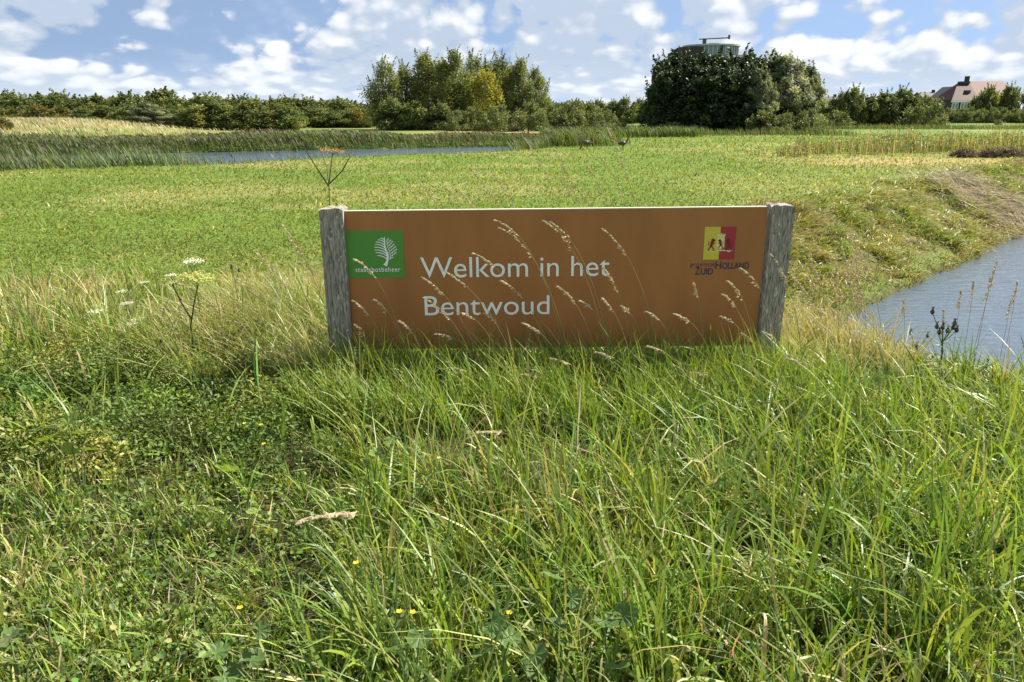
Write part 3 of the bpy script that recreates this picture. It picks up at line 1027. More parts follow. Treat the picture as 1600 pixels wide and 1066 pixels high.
# dark copse and silver willows
PXA = (1050, 1080, 1118, 1154, 1186, 1042, 1098, 1150, 1062)
for i, (px, top, Y, w_) in enumerate(((1050, 85, 67, 74), (1080, 81, 68, 80), (1118, 79, 67, 88), (1154, 81, 68, 86), (1186, 83, 69, 72), (1042, 104, 65, 58), (1098, 98, 64.5, 90), (1150, 100, 64.5, 88), (1062, 100, 71, 80))):
    put('alder', 'alder_tree', px, top, Y, w_, ORD[sorted(PXA).index(px)] + ' blackish green alder of the copse counted from the poplar grove', 'tree', 'alders of the dark copse', v=i % 4, m=M_DARKTREE)
put('willow', 'silver_willow', 1197, 104, 63.5, 58, 'silver-leaved willow pressed against the front of the dark copse', 'tree', v=0)
put('willow', 'tall_willow', 1240, 79, 68, 84, 'tall grey-green willow on the end of the dark copse', 'tree', v=1)
put('willow', 'outer_willow', 1272, 98, 69, 62, 'shorter grey willow standing outermost beside the tall willow', 'tree', v=0)
put('poplar', 'light_poplar', 1214, 84, 72, 50, 'lighter green tree showing between copse and tall willow', 'tree', v=1)
for i, (px, top, w_) in enumerate(((1050, 190, 50), (1088, 194, 46), (1195, 172, 60), (1210, 184, 40), (1228, 176, 58), (1268, 170, 60))):
    put('sallow', 'fringe_bush', px, top, 61.5, w_, ORD[i] + ' low bush fringing the copse and willows counted from the poplar grove', 'bush', 'bushes fringing the copse')
# hedgerow on the right
for i, (px, top, w_) in enumerate(((1300, 152, 44), (1322, 140, 46), (1338, 134, 44), (1362, 148, 52), (1388, 142, 56), (1412, 136, 50), (1430, 148, 50))):
    put('scrub', 'hedgerow_tree', px, top, 92, w_, ORD[i] + ' hedgerow tree counted from the willows towards the houses', 'tree', 'hedgerow trees', m=M_DARKTREE if i in (4, 5) else None)
put('sallow', 'hedge_end_bush', 1452, 150, 88, 70, 'pale round bush ending the hedgerow before the houses', 'bush')
put('sallow', 'hedge_gap_bush', 1310, 172, 86, 50, 'leafy low bush at the hedgerow foot beside the outer willow', 'bush')
for i, (px, top, w_, k) in enumerate(((1530, 150, 36, 'scrub'), (1548, 133, 40, 'scrub'), (1565, 152, 40, 'scrub'), (1582, 132, 40, 'scrub'), (1606, 142, 34, 'autumn'))):
    put(k, 'garden_tree', px, top, 140, w_, ORD[i] + ' dark garden tree before the pink roofed house counted from its chimney end' if k == 'scrub' else 'yellow-green garden tree at the end of the pink roofed house', 'tree', 'garden trees' if k == 'scrub' else None)
for px in range(1484, 1620, 17):
    put('sallow', 'garden_hedge', px, 167 + 3 * rng.random(), 134, 30, 'clipped hedge bush below the houses', 'hedge', 'hedge bushes before the houses')
put('sallow', 'lone_bush', 1562, 186, 112, 13, 'tiny dark bush alone on the far strip of grass', 'bush', m=M_DARKTREE)

# ------------------------------------------------------------------ reeds, weeds, far grass bands
R_PAL = [(0.075, 0.120, 0.032), (0.115, 0.165, 0.042), (0.050, 0.082, 0.024), (0.12, 0.11, 0.050), (0.085, 0.062, 0.042)]


def reed_parts(x, y, h, wt, w=0.035, plume=0.25):
    n = len(x)
    P = np.stack([x, y, np.maximum(height(x, y), -0.45)], 1)
    C = jitter_cols(R_PAL, wt, n, 0.3)
    az = rng.normal(math.pi, 0.7, n)
    a = blades(P, h, w * (0.6 + 0.8 * rng.random(n)), az, 0.25 + 0.3 * rng.random(n), 0.08 * rng.random(n), 4, C)
    k = rng.random(n) < plume * 0.6
    Pt = P[k] + np.stack([-h[k] * 0.36, 0 * h[k], h[k] * 0.86], 1)
    b = leaves(Pt, 0.26, 0.07, rng.standard_normal((k.sum(), 3)), jitter_cols([(0.10, 0.075, 0.055), (0.15, 0.125, 0.085)], [2, 1], k.sum()), axis_=np.tile([[-0.7, 0, 0.7]], (k.sum(), 1)))
    return [a, b]


n = 15000                                                  # far shore
x = rng.uniform(-30, 3.5, n)
y = np.interp(x, FX, FY) + rng.uniform(-0.7, 3.4, n)
hh = (0.50 + 0.5 * fbm(x * 0.4, y * 0.3, 71)) * np.interp(x, [-30, -12, -4, 3.5], [0.95, 0.95, 0.8, 0.6]) * (0.55 + 0.8 * fbm(x * 0.25, x * 0, 73))
pr = reed_parts(x, y, hh, [4, 2, 4, 1.2, 1.2])
n = 4600                                                   # stand on the near shore, left
x = rng.uniform(-19.0, -10.8, n)
y = np.interp(x, NX, NY) + rng.uniform(0.2, 3.4, n)
k = rng.random(n) < sstep(-19.5, -17, x) * sstep(-10.4, -12.5, x) * sstep(0.30, 0.52, fbm(x * 0.5, y * 0.5, 72))
x, y = x[k], y[k]
pr += reed_parts(x, y, 0.62 + 0.42 * rng.random(len(x)), [4, 4, 2, 1.2, 0.3], 0.03, 0.08)
n = 500
x = rng.uniform(-11, -6.5, n); y = np.interp(x, NX, NY) + rng.uniform(0.2, 1.6, n)
pr += reed_parts(x, y, 0.4 + 0.4 * rng.random(n), [3, 4, 1, 2, 0.2], 0.025, 0.05)
n = 2200                                                   # left end of the pond
x = rng.uniform(-36, -21, n); y = np.interp(x, FX, FY) + rng.uniform(-2, 4, n)
pr += reed_parts(x, y, 0.6 + 0.4 * rng.random(n), [3, 4, 1, 1, 0.2])
n = 1800                                                   # bushy tuft at the right end of the pond
x = rng.normal(3.0, 1.3, n); y = rng.normal(40.5, 1.2, n)
pr += reed_parts(x, y, (0.6 + 0.5 * rng.random(n)), [3, 4, 1, 2.5, 0.2], 0.035, 0.1)
n = 2600
x = rng.uniform(2, 13.5, n); y = 52 + 0.25 * x + rng.uniform(-1.2, 1.2, n)
pr += reed_parts(x, y, 0.5 + 0.45 * rng.random(n), [4, 2, 4, 0.5, 0.2], 0.04, 0.02)
stuff('reed_bed', 'dark green reeds with brownish plumes leaning along the pond shores', 'reeds', pr, M_TREE)

W_PAL = [(0.15, 0.18, 0.07), (0.22, 0.225, 0.10), (0.38, 0.32, 0.165), (0.26, 0.20, 0.115), (0.105, 0.14, 0.055)]
n = 9000                                                   # unmown weed strip on the right
x = rng.uniform(9.4, 34, n); y = 28.6 + (x - 11) * 0.13 + 4.0 * fbm(x * 0.4, x * 0.0, 83) + rng.normal(0, 0.35, n) + rng.uniform(0, 5.0, n) * sstep(10.5, 15, x)
k = rng.random(n) < (0.2 + sstep(0.34, 0.58, fbm(x * 0.7, y * 0.7, 84))) * (0.12 + 0.88 * sstep(10.0, 16.5, x + 1.5 * rng.normal(0, 1, n)))
x, y = x[k], y[k]; n = len(x)
P = onground(x, y)
hh = (0.15 + 1.55 * fbm(x * 0.8, y * 0.5, 81) ** 1.3) * (0.45 + 0.75 * rng.random(n)) * (0.35 + 0.65 * sstep(10.0, 16, x))
pr = [blades(P, hh, 0.03, rng.normal(math.pi, 1.0, n), 0.3 * rng.random(n), 0.1 * rng.random(n), 3, jitter_cols(W_PAL, [3, 3, 3, 2, 2], n))]
m_ = 16000
i_ = rng.integers(0, n, m_)
pr.append(leaves(P[i_] + np.stack([rng.normal(0, .12, m_), rng.normal(0, .12, m_), hh[i_] * (0.25 + 0.75 * rng.random(m_))], 1), 0.09, 0.05, rng.standard_normal((m_, 3)), jitter_cols(W_PAL, [4, 3, 1.5, 1, 4], m_)))
stuff('tall_weeds', 'strip of unmown greyish and straw-coloured weeds across the far meadow', 'weeds', pr, M_TREE)

n = 9000                                                   # grey-green herbs before the copse and rough far strips
x = rng.uniform(9, 60, n); y = np.where(rng.random(n) < 0.5, rng.uniform(57, 61, n), rng.uniform(80, 86, n))
k = (y > 70) | (x < 26)
x, y = x[k], y[k]; n = len(x)
hh = 0.35 + 0.7 * fbm(x * 0.5, y * 0.5, 82) * rng.random(n)
pr = [blades(onground(x, y), hh, 0.06, rng.normal(math.pi, 0.9, n), 0.3, 0.05, 2, jitter_cols([(0.075, 0.10, 0.045), (0.12, 0.15, 0.05), (0.17, 0.16, 0.08)], [3, 3, 1], n))]
n = 9000                                                   # dry grass on the mound
x = rng.normal(-43, 8, n); y = rng.normal(64, 5, n)
pr.append(blades(onground(x, y), 0.28 + 0.3 * rng.random(n), 0.05, rng.normal(math.pi, 0.7, n), 0.6, 0.1, 2, jitter_cols([(0.34, 0.29, 0.16), (0.27, 0.235, 0.12), (0.16, 0.19, 0.06)], [3, 3, 1.5], n)))
stuff('rough_grass', 'rough grass on the dry mound and along the foot of the far trees', 'grass', pr, M_GRASS)

# ------------------------------------------------------------------ meadow
n = 165000
x, y = frustum_xy(n, 5.6, 62, 1.35)
k = (ditch_d(x, y) > 2.0) & (pond_s(x, y) < -0.2)
x, y = x[k], y[k]; n = len(x)
P = onground(x, y)
dz = dryness(x, y)
f = fbm(x * 0.9, y * 0.9, 31)
C = jitter_cols([(0.172, 0.232, 0.050), (0.215, 0.265, 0.062), (0.138, 0.186, 0.042), (0.075, 0.120, 0.028)], [4, 4, 2.5, 0.6], n, 0.10)
C *= (0.80 + 0.42 * fbm(x * 0.55, y * 0.55, 33, 3))[:, None]
dry = rng.random(n) < np.clip(dz * 0.85 + 0.05, 0, 0.9)
C[dry] = jitter_cols([G_STRAW, (0.36, 0.30, 0.14), (0.25, 0.24, 0.08)], [2, 2, 2], int(dry.sum()))
sz = (0.6 + 0.8 * rng.random(n)) * (0.65 + 0.7 * f)
h_ = (0.045 + 0.0022 * y) * sz
a = blades(P, h_, (0.009 + 0.0009 * y) * (0.6 + 0.8 * rng.random(n)), rng.random(n) * 6.28, 0.3 + 1.0 * rng.random(n), 0.25 * rng.random(n), 2, C)
n2 = 90000
x, y = frustum_xy(n2, 5.6, 34, 1.4)
k = (ditch_d(x, y) > 2.2) & (pond_s(x, y) < -0.3) & (rng.random(n2) > dryness(x, y) * 0.9)
x, y = x[k], y[k]; n2 = len(x)
P = onground(x, y); P[:, 2] += (0.02 + 0.05 * rng.random(n2)) * (0.6 + 0.8 * fbm(x * 0.9, y * 0.9, 31))
ls = 0.018 + 0.0011 * y
nr = rng.standard_normal((n2, 3)) * 0.55 + np.array([0, 0, 1.0])
b = leaves(P, ls, ls * 0.75, nr, jitter_cols([(0.172, 0.232, 0.050), (0.215, 0.265, 0.062), (0.135, 0.182, 0.040)], [3, 3, 1.6], n2, 0.10) * (0.80 + 0.42 * fbm(x * 0.55, y * 0.55, 33, 3))[:, None])
stuff('meadow_grass', 'short bright green mown meadow grass and clover with straw patches', 'grass', [a, b], M_MEADOW)

# ------------------------------------------------------------------ ditch bank
n = 62000
sv = rng.uniform(-2.5, 30, n) * rng.random(n) ** 0.35
dv = rng.uniform(-0.05, 3.0, n)
side = rng.random(n) < 0.85
x = np.where(side, DC[0] + sv * q - (DW + dv) * q, 0); y = np.where(side, DC[1] + sv * q + (DW + dv) * q, 0)
an = rng.uniform(R(130), R(320), n)
x = np.where(side, x, DC[0] + (DW + dv * 0.8) * np.cos(an)); y = np.where(side, y, DC[1] + (DW + dv * 0.8) * np.sin(an))
k = (ditch_d(x, y) > -0.12) & (rng.random(n) > 0.85 * sstep(0.53, 0.64, fbm(x * 1.25, y * 1.25, 57, 3)))
x, y, dv = x[k], y[k], dv[k]; n = len(x)
tuss = fbm(x * 1.5, y * 1.5, 51, 2)
hh = (0.04 + 0.50 * np.clip(tuss - 0.15, 0, 1) ** 1.6) * (0.45 + 0.55 * sstep(0.0, 0.7, dv)) * (0.6 + 0.8 * rng.random(n))
C = jitter_cols([G_FRESH, (0.24, 0.285, 0.055), G_STRAW, (0.32, 0.26, 0.12), G_DEEP, G_BROWN], [5, 5, 1.6, 1.3, 1.6, .8], n)
pk = (fbm(x * 0.7, y * 0.7, 53) > 0.56) & (rng.random(n) < 0.6)
C[pk] = jitter_cols([G_STRAW, (0.30, 0.23, 0.12), (0.2, 0.15, 0.09)], [2, 2, 2], int(pk.sum()))
edge = dv < 0.35
k3 = edge & (rng.random(n) < 0.55); C[k3] = jitter_cols([(0.26, 0.16, 0.06), (0.17, 0.10, 0.045)], [1, 1], int(k3.sum()))
azd = R(-45) + rng.normal(0, 1.0, n)
a = blades(onground(x, y), hh, (0.007 + 0.0008 * y) * (0.7 + 0.6 * rng.random(n)), azd, 0.5 + 0.7 * rng.random(n), 0.2 + 0.2 * rng.random(n), 3, C)
n = 22000                                                  # overhanging tussocks of the near bank
nt_ = 620
sv = rng.uniform(-1.5, 11, nt_); dv = rng.uniform(0.15, 2.3, nt_)
tx = DC[0] + sv * q - (DW + dv) * q; ty = DC[1] + sv * q + (DW + dv) * q
i_ = rng.integers(0, nt_, n); a_ = rng.random(n) * 6.28; r_ = np.abs(rng.normal(0, 0.10, n))
x = tx[i_] + np.cos(a_) * r_; y = ty[i_] + np.sin(a_) * r_
bp_ = [G_FRESH, (0.25, 0.285, 0.055), (0.30, 0.28, 0.08), G_STRAW, (0.33, 0.26, 0.14), (0.20, 0.13, 0.075)]
C = 0.6 * jitter_cols(bp_, [3, 4, 3, 2, 1.5, 1], nt_, 0.15)[i_] + 0.4 * jitter_cols(bp_, [3, 4, 3, 2, 1.5, 1], n)
k = (ditch_d(x, y) > 0.0) & (rng.random(n) > 0.8 * sstep(0.55, 0.66, fbm(x * 1.25, y * 1.25, 57, 3)))
b_ = blades(onground(x, y)[k], ((0.14 + 0.2 * rng.random(nt_))[i_] * (0.6 + 0.7 * rng.random(n)))[k], 0.011 + 0.007 * rng.random(int(k.sum())),
            np.where(rng.random(n) < 0.5, a_, R(-45) + rng.normal(0, 0.7, n))[k], (0.4 + 0.8 * rng.random(n))[k], (0.15 + 0.55 * rng.random(n))[k], 4, C[k])
stuff('bank_grass', 'tussocky yellow-green grass on the sloping ditch bank', 'grass', [a, b_], M_GRASS)

n = 2300                                                   # cut reed stems lying down the slope
t_ = rng.random(n); c_ = rng.random(n)
x0 = 9.4 + 2.6 * t_ + rng.normal(0, .25, n); y0 = 17.7 + 2.4 * t_ + rng.normal(0, .4, n)
x0 = x0 + c_ * 2.1; y0 = y0 - c_ * 2.1
P = onground(x0, y0); P[:, 2] += 0.03 + 0.10 * rng.random(n)
sl = (height(x0 + 0.3 * q, y0 - 0.3 * q) - height(x0, y0)) / 0.3
ax = np.stack([np.full(n, q), np.full(n, -q), sl], 1)
a = leaves(P, 0.7 + 0.7 * rng.random(n), 0.02, rng.standard_normal((n, 3)) * 0.5 + np.array([0, 0, 1]), jitter_cols([(0.46, 0.40, 0.28), (0.33, 0.27, 0.18), (0.17, 0.13, 0.09)], [4, 3, 2], n), axis_=ax)
stuff('cut_reeds', 'pale cut reed stems lying matted down the ditch bank', 'reeds', [a], M_STRAW)


def hay_heap(px, py, w, h, lab):
    b = at(px, py, 29.0); n = 1300
    t = rng.random(n) * 6.28; r = np.sqrt(rng.random(n))
    P = np.stack([np.cos(t) * r * w, np.sin(t) * r * w * 0.6, h * (1 - r ** 2) * rng.random(n) ** 0.4], 1)
    v = leaves(P, 0.35, 0.035, rng.standard_normal((n, 3)) + np.array([0, 0, .6]), jitter_cols([(0.20, 0.16, 0.105), (0.30, 0.25, 0.17), (0.10, 0.078, 0.05)], [3, 2, 3], n))
    o = obj('hay_heap', fast_mesh('hay_heap', *v), M_STRAW, None, (b[0], 29.0, float(height(b[0], 29.0))))
    tag(o, lab, 'heap')


hay_heap(1506, 240, 0.55, 0.32, 'small grey-brown heap of cut hay, the one nearest the dark copse')
hay_heap(1548, 243, 0.6, 0.32, 'grey-brown heap of cut hay between the two other heaps')
hay_heap(1574, 245, 0.75, 0.36, 'widest grey-brown heap of cut hay at the end of the weed strip')

# ------------------------------------------------------------------ geese
M_GOOSE = plain('goose_plumage', (0.10, 0.078, 0.062), 0.8, 0.2, 18, 0.0, (1, 1, 1), 0.4)
M_GWHITE = plain('white_feathers', (0.75, 0.74, 0.70), 0.8)


def goose(px, py, rz, graze, lab):
    b = at(px, py, 34.5)
    z0 = float(height(b[0], 34.5))
    g = empty('goose', (b[0], 34.5, z0), rz)
    g.scale = (0.95, 0.95, 0.95)
    tag(g, lab, 'goose', None)
    spine = [(-0.30, 0.33, .010), (-0.25, 0.33, .035), (-0.15, 0.34, .085), (-0.02, 0.35, .118), (0.10, 0.37, .100), (0.17, 0.41, .058)]
    if graze:
        spine += [(0.23, 0.38, .036), (0.28, 0.28, .03), (0.31, 0.17, .03), (0.335, 0.11, .038), (0.36, 0.07, .03), (0.385, 0.03, .012)]
    else:
        spine += [(0.205, 0.47, .038), (0.235, 0.54, .030), (0.26, 0.60, .030), (0.285, 0.635, .040), (0.325, 0.635, .030), (0.375, 0.62, .010)]
    mb = MB()
    n = 10; V, F = [], []
    for i, (sx, sz, r) in enumerate(spine):
        a_, c_ = spine[max(i - 1, 0)], spine[min(i + 1, len(spine) - 1)]
        d = Vector((c_[0] - a_[0], 0, c_[1] - a_[1])).normalized(); nn = Vector((-d.z, 0, d.x))
        for k in range(n):
            t = 2 * math.pi * k / n
            p = Vector((sx, 0, sz)) + nn * math.cos(t) * r + Vector((0, 1, 0)) * math.sin(t) * r * 0.9
            V.append(p)
    for i in range(len(spine) - 1):
        for k in range(n):
            F.append((i * n + k, i * n + (k + 1) % n, (i + 1) * n + (k + 1) % n, (i + 1) * n + k))
    F += [tuple(range(n)), tuple(range((len(spine) - 1) * n, len(spine) * n))[::-1]]
    mb.add(V, F)
    for s in (-1, 1):
        mb.tube([(0.0, s * .05, 0.27), (-0.02, s * .05, 0.14), (0.0, s * .05, 0.01), (0.07, s * .055, 0.005)], [.02, .011, .010, .012], 5)
    obj('body', mb.mesh('body', True), M_GOOSE, g)
    for s in (-1, 1):
        w = MB()
        w.add([(-0.22, s * .055, .40), (-0.05, s * .112, .42), (0.08, s * .098, .42), (0.06, s * .118, .35), (-0.08, s * .125, .34), (-0.2, s * .07, .36)], [(0, 1, 2, 3, 4, 5)])
        obj('wing', w.mesh('wing'), M_GOOSE, g)
        obj('wing_patch', MB().add([(-0.02, s * .118, .425), (0.07, s * .104, .425), (0.05, s * .122, .375), (-0.03, s * .128, .375)], [(0, 1, 2, 3)]).mesh('wing_patch'), M_GWHITE, g)


goose(917, 237, R(200), True, 'dark brown goose grazing with its head down by the bushy tuft')
goose(973, 238, R(15), False, 'brown goose with a white wing patch standing alert on the meadow')

# ------------------------------------------------------------------ tall verge grass
def tufted(n_tufts, per, y0, y1, power, spread):
    tx, ty = frustum_xy(n_tufts, y0, y1, power, 1.0)
    i = np.repeat(np.arange(n_tufts), per)
    a_ = rng.random(len(i)) * 6.28
    r_ = np.abs(rng.normal(0, spread, len(i)))
    return tx[i] + np.cos(a_) * r_, ty[i] + np.sin(a_) * r_, a_, i


def verge_height(x, y):
    base = 0.20 + 0.26 * fbm(x * 0.9 + 3, y * 0.9, 61)
    base = base * (1 - 0.30 * np.exp(-((y - 3.9) / 0.5) ** 2 - ((x - 0.3) / 1.6) ** 2))
    back = sstep(5.2, 7.6, y)
    base = base * (1 - 0.65 * back) + 0.12 * sstep(1.8, 2.8, x) * sstep(4.6, 5.4, y) * sstep(8, 6.5, y)
    base = base * (1 - 0.62 * sstep(3.3, 2.3, ditch_d(x, y)))
    return base * (1 - 0.54 * lawn_mask(x, y))


parts = []
for (nt_, per, y0, y1, pw, sp_, sg, wmul) in ((980, 32, 1.25, 5.2, 1.2, 0.042, 5, 1.1), (900, 22, 4.6, 8.0, 0.9, 0.09, 4, 1.1), (640, 13, 1.25, 4.8, 1.2, 0.035, 7, 1.8)):
    x, y, a_, ti = tufted(nt_, per, y0, y1, pw, sp_)
    k = (y > 1.0) & (ditch_d(x, y) > 0.35) & (rng.random(len(x)) > 0.30 * lawn_mask(x, y)) & (rng.random(len(x)) > 0.75 * weed_mask(x, y))
    k &= rng.random(len(x)) > 0.55 * sstep(0.54, 0.66, fbm(x * 3.2, y * 3.2, 64, 2)) * sstep(5.0, 4.2, y)
    k &= ~((np.abs(y - SY - 0.02) < 0.05) & (x > -1.15) & (x < 1.68))
    x, y, a_, ti = x[k], y[k], a_[k], ti[k]; n = len(x)
    tc_ = rng.random((nt_, 1)) * np.array([[1, 1, 1]])
    base = jitter_cols(PAL, [4, 3, 2.2, 2, 0.35, 0.25], nt_, 0.15)[ti]
    ind = jitter_cols(PAL, [4, 3.5, 2, 1.5, 0.7, 0.3], n)
    C = base * 0.55 + ind * 0.45
    dd = np.clip(dryness(x, y) * 0.9 + 0.55 * sstep(1.5, 2.4, x) * sstep(4.3, 5.2, y), 0, 0.85)
    k2 = rng.random(n) < dd
    C[k2] = jitter_cols([G_STRAW, (0.40, 0.33, 0.16), (0.26, 0.25, 0.09)], [3, 2, 2], int(k2.sum()))
    hh = verge_height(x, y) * (0.5 + 0.8 * rng.random(n)) * (0.55 + 0.85 * rng.random(nt_)[ti])
    az = np.where(rng.random(n) < 0.68, a_, rng.normal(math.pi, 0.9, n))
    parts.append(blades(onground(x, y), hh * 1.15, wmul * (0.0048 + 0.0056 * rng.random(n)), az, 0.10 + 0.75 * rng.random(n) ** 1.4, 0.05 + (0.6 if wmul < 1.5 else 0.95) * rng.random(n) ** (2 if wmul < 1.5 else 1.2), sg, C))

def clump(x0, x1, y0, y1, nt_, per, h0, h1, w, pal, wts, lean=0.5, spread=0.05):
    """Tufts of taller grass in a patch of the verge."""
    tx = rng.uniform(x0, x1, nt_); ty = rng.uniform(y0, y1, nt_)
    i = np.repeat(np.arange(nt_), per); n = len(i)
    a_ = rng.random(n) * 6.28; r_ = np.abs(rng.normal(0, spread, n))
    x = tx[i] + np.cos(a_) * r_; y = ty[i] + np.sin(a_) * r_
    k = ~((np.abs(y - SY - 0.02) < 0.06) & (x > -1.16) & (x < 1.69)) & (ditch_d(x, y) > 0.3)
    x, y, a_, i = x[k], y[k], a_[k], i[k]; n = len(x)
    hh = (h0 + (h1 - h0) * rng.random(nt_)[i]) * (0.5 + 0.65 * rng.random(n))
    az = np.where(rng.random(n) < 0.6, a_, rng.normal(math.pi, 0.6, n))
    C = 0.5 * jitter_cols(pal, wts, nt_, 0.15)[i] + 0.5 * jitter_cols(pal, wts, n)
    parts.append(blades(onground(x, y), hh, w * (0.7 + 0.8 * rng.random(n)), az, 0.1 + lean * rng.random(n), 0.05 + 0.5 * rng.random(n) ** 2, 5, C))


LUSH = [(0.175, 0.275, 0.038), (0.285, 0.345, 0.056), (0.14, 0.225, 0.055), G_DEEP, G_STRAW]
clump(-1.2, 1.75, 3.55, 4.34, 320, 20, 0.28, 0.47, 0.0055, LUSH, [4, 4, 2, 1, 0.6])
clump(-1.2, 1.75, 4.05, 4.35, 130, 20, 0.34, 0.56, 0.005, LUSH, [4, 4, 2, 1, 0.9])
clump(-2.3, -1.08, 4.1, 6.2, 170, 24, 0.35, 0.62, 0.0045, [(0.16, 0.22, 0.04), (0.26, 0.28, 0.07), G_STRAW, (0.36, 0.31, 0.15)], [4, 4, 2.2, 2], 0.9)
clump(1.70, 2.55, 4.3, 6.4, 150, 24, 0.32, 0.55, 0.0045, [(0.17, 0.23, 0.04), (0.27, 0.28, 0.06), G_STRAW, (0.44, 0.38, 0.24)], [2, 2, 4, 4], 0.7)
clump(-2.2, -0.3, 1.3, 3.2, 260, 22, 0.08, 0.18, 0.0055, LUSH, [5, 4, 2, 1.5, 0.4])
clump(1.1, 3.2, 2.2, 4.3, 170, 24, 0.24, 0.52, 0.0085, LUSH, [4, 5, 2, 1.5, 0.5], 0.85, 0.04)
n = 4200                                                   # dead litter lying in the sward
x, y = frustum_xy(n, 1.25, 6.0, 1.2, 1.0)
k = (ditch_d(x, y) > 0.3)
x, y = x[k], y[k]; n = len(x)
P = onground(x, y); P[:, 2] += 0.02 + 0.10 * rng.random(n) ** 2
parts.append(leaves(P, 0.05 + 0.12 * rng.random(n), 0.003 + 0.003 * rng.random(n), rng.standard_normal((n, 3)) * 0.5 + np.array([0, 0, 1]), jitter_cols([G_STRAW, G_BROWN, (0.32, 0.27, 0.13)], [3, 2, 3], n)))
n = 15000                                                  # fine bottom grass
x, y = frustum_xy(n, 1.25, 6.5, 1.2, 1.0)
k = (ditch_d(x, y) > 0.3) & ~((np.abs(y - SY - 0.02) < 0.05) & (x > -1.15) & (x < 1.68))
x, y = x[k], y[k]; n = len(x)
parts.append(blades(onground(x, y), 0.07 + 0.14 * rng.random(n), 0.003 + 0.003 * rng.random(n), rng.random(n) * 6.28, 0.3 + 0.9 * rng.random(n), 0.3 * rng.random(n), 3, jitter_cols(PAL, [4, 4, 2, 2, 1.4, 1.0], n)))
stuff('verge_grass', 'tall lush green grass of the roadside verge around the sign', 'grass', parts, M_GRASS)

# leafy weeds: clover in the cropped corner, creeping herbs left of the sign
parts = []
n = 44000
x, y = frustum_xy(n, 1.2, 4.0, 1.2, 0.8)
k = rng.random(n) < lawn_mask(x, y) * (0.15 + 0.75 * sstep(0.35, 0.6, fbm(x * 3, y * 3, 91))) + 0.05
x, y = x[k], y[k]; n = len(x)
P = onground(x, y); P[:, 2] += 0.03 + 0.10 * rng.random(n) * (0.4 + fbm(x * 2.2, y * 2.2, 92))
s_ = 0.006 + 0.017 * rng.random(n) ** 1.5
parts.append(leaves(P, s_ * 1.25, s_, rng.standard_normal((n, 3)) * 0.6 + np.array([0, 0, 1]), jitter_cols([(0.115, 0.185, 0.036), (0.175, 0.245, 0.048), (0.075, 0.13, 0.032), (0.13, 0.19, 0.075), (0.30, 0.27, 0.11)], [4, 4, 2.4, 1.2, 0.5], n), True))
nt_ = 330
tx = rng.uniform(-4.6, -0.75, nt_); ty = rng.uniform(2.9, 4.8, nt_)
k = rng.random(nt_) < weed_mask(tx, ty) + 0.02
tx, ty = tx[k], ty[k]; nt_ = len(tx)
per = 260
ti = np.repeat(np.arange(nt_), per); n = len(ti)
H_ = (0.10 + 0.20 * rng.random(nt_))[ti]
a_ = rng.random(n) * 6.28; r_ = 0.15 * np.sqrt(rng.random(n))
u = rng.random(n) ** 0.6
x = tx[ti] + np.cos(a_) * r_; y = ty[ti] + np.sin(a_) * r_
P = onground(x, y); P[:, 2] += H_ * u * (1 - 0.4 * (r_ / 0.15) ** 2)
s_ = 0.009 + 0.011 * rng.random(n)
cb = jitter_cols([(0.125, 0.19, 0.036), (0.18, 0.235, 0.048), (0.085, 0.135, 0.03), (0.25, 0.265, 0.065)], [4, 3, 2, 2], nt_, 0.15)[ti]
parts.append(leaves(P, s_ * 1.6, s_ * 0.8, rng.standard_normal((n, 3)) * 0.7 + np.array([0, 0, .8]), cb * (1 + 0.25 * rng.standard_normal((n, 1))).clip(.4, 1.7), True))
stuff('leafy_weeds', 'low leafy weeds and clover covering the verge left of the sign', 'weeds', parts, M_LEAF)


# ------------------------------------------------------------------ single plants one can pick out
def sprig_mesh(base, tip, arch, head, seed, spike=0.011):
    """Stem and one-sided seed head of a grass stalk, in coordinates relative to base."""
    r_ = np.random.default_rng(seed)
    d = np.array(tip) - np.array(base)
    L = np.linalg.norm(d)
    mid = d * 0.6 + np.array([-d[0] * 0.25, 0, 0.16 * L * arch])
    P = bez((0, 0, 0), mid, d, 12)
    st = MB().tube(P, list(np.linspace(0.0024, 0.0010, 12)), 4, (0.38, 0.34, 0.15)).mesh('stem')
    n = int(26 + 20 * r_.random())
    t = 1 - head * r_.random(n)
    t[:3] = (1.0, 0.99, 0.98)
    Q = (1 - t)[:, None] ** 2 * P[0] + 2 * (t * (1 - t))[:, None] * mid + (t * t)[:, None] * d
    tan = 2 * (1 - t)[:, None] * mid + 2 * t[:, None] * (d - mid)
    tan /= np.linalg.norm(tan, axis=1, keepdims=True)
    hang = tan * 0.8 + np.array([-0.25, 0, -0.35]) + 0.25 * r_.standard_normal((n, 3))
    hang /= np.linalg.norm(hang, axis=1, keepdims=True)
    ln = spike * 1.45 * (0.7 + 0.8 * r_.random(n))
    out = Q + hang * ((0.2 + 1.6 * (1 - t) / head * r_.random(n)) * 0.016)[:, None]
    mb = MB().tube(P[int(12 * (1 - head)) - 1:], 0.0011, 3, (0.42, 0.36, 0.17))
    for p, h, l in zip(out, hang, ln):
        s1 = np.cross(h, (0.2, 0.9, 0.3)); s1 /= np.linalg.norm(s1) + 1e-9
        s2 = np.cross(h, s1)
        w = l * 0.25
        c = np.array((0.66, 0.56, 0.35)) * (0.8 + 0.4 * r_.random())
        mb.add([p - h * l * .5, p + s1 * w, p + s2 * w, p - s1 * w, p - s2 * w, p + h * l * .6],
               [(0, 1, 2), (0, 2, 3), (0, 3, 4), (0, 4, 1), (5, 2, 1), (5, 3, 2), (5, 4, 3), (5, 1, 4)], c)
    return st, mb.mesh('seed_head')


SEED = [100]


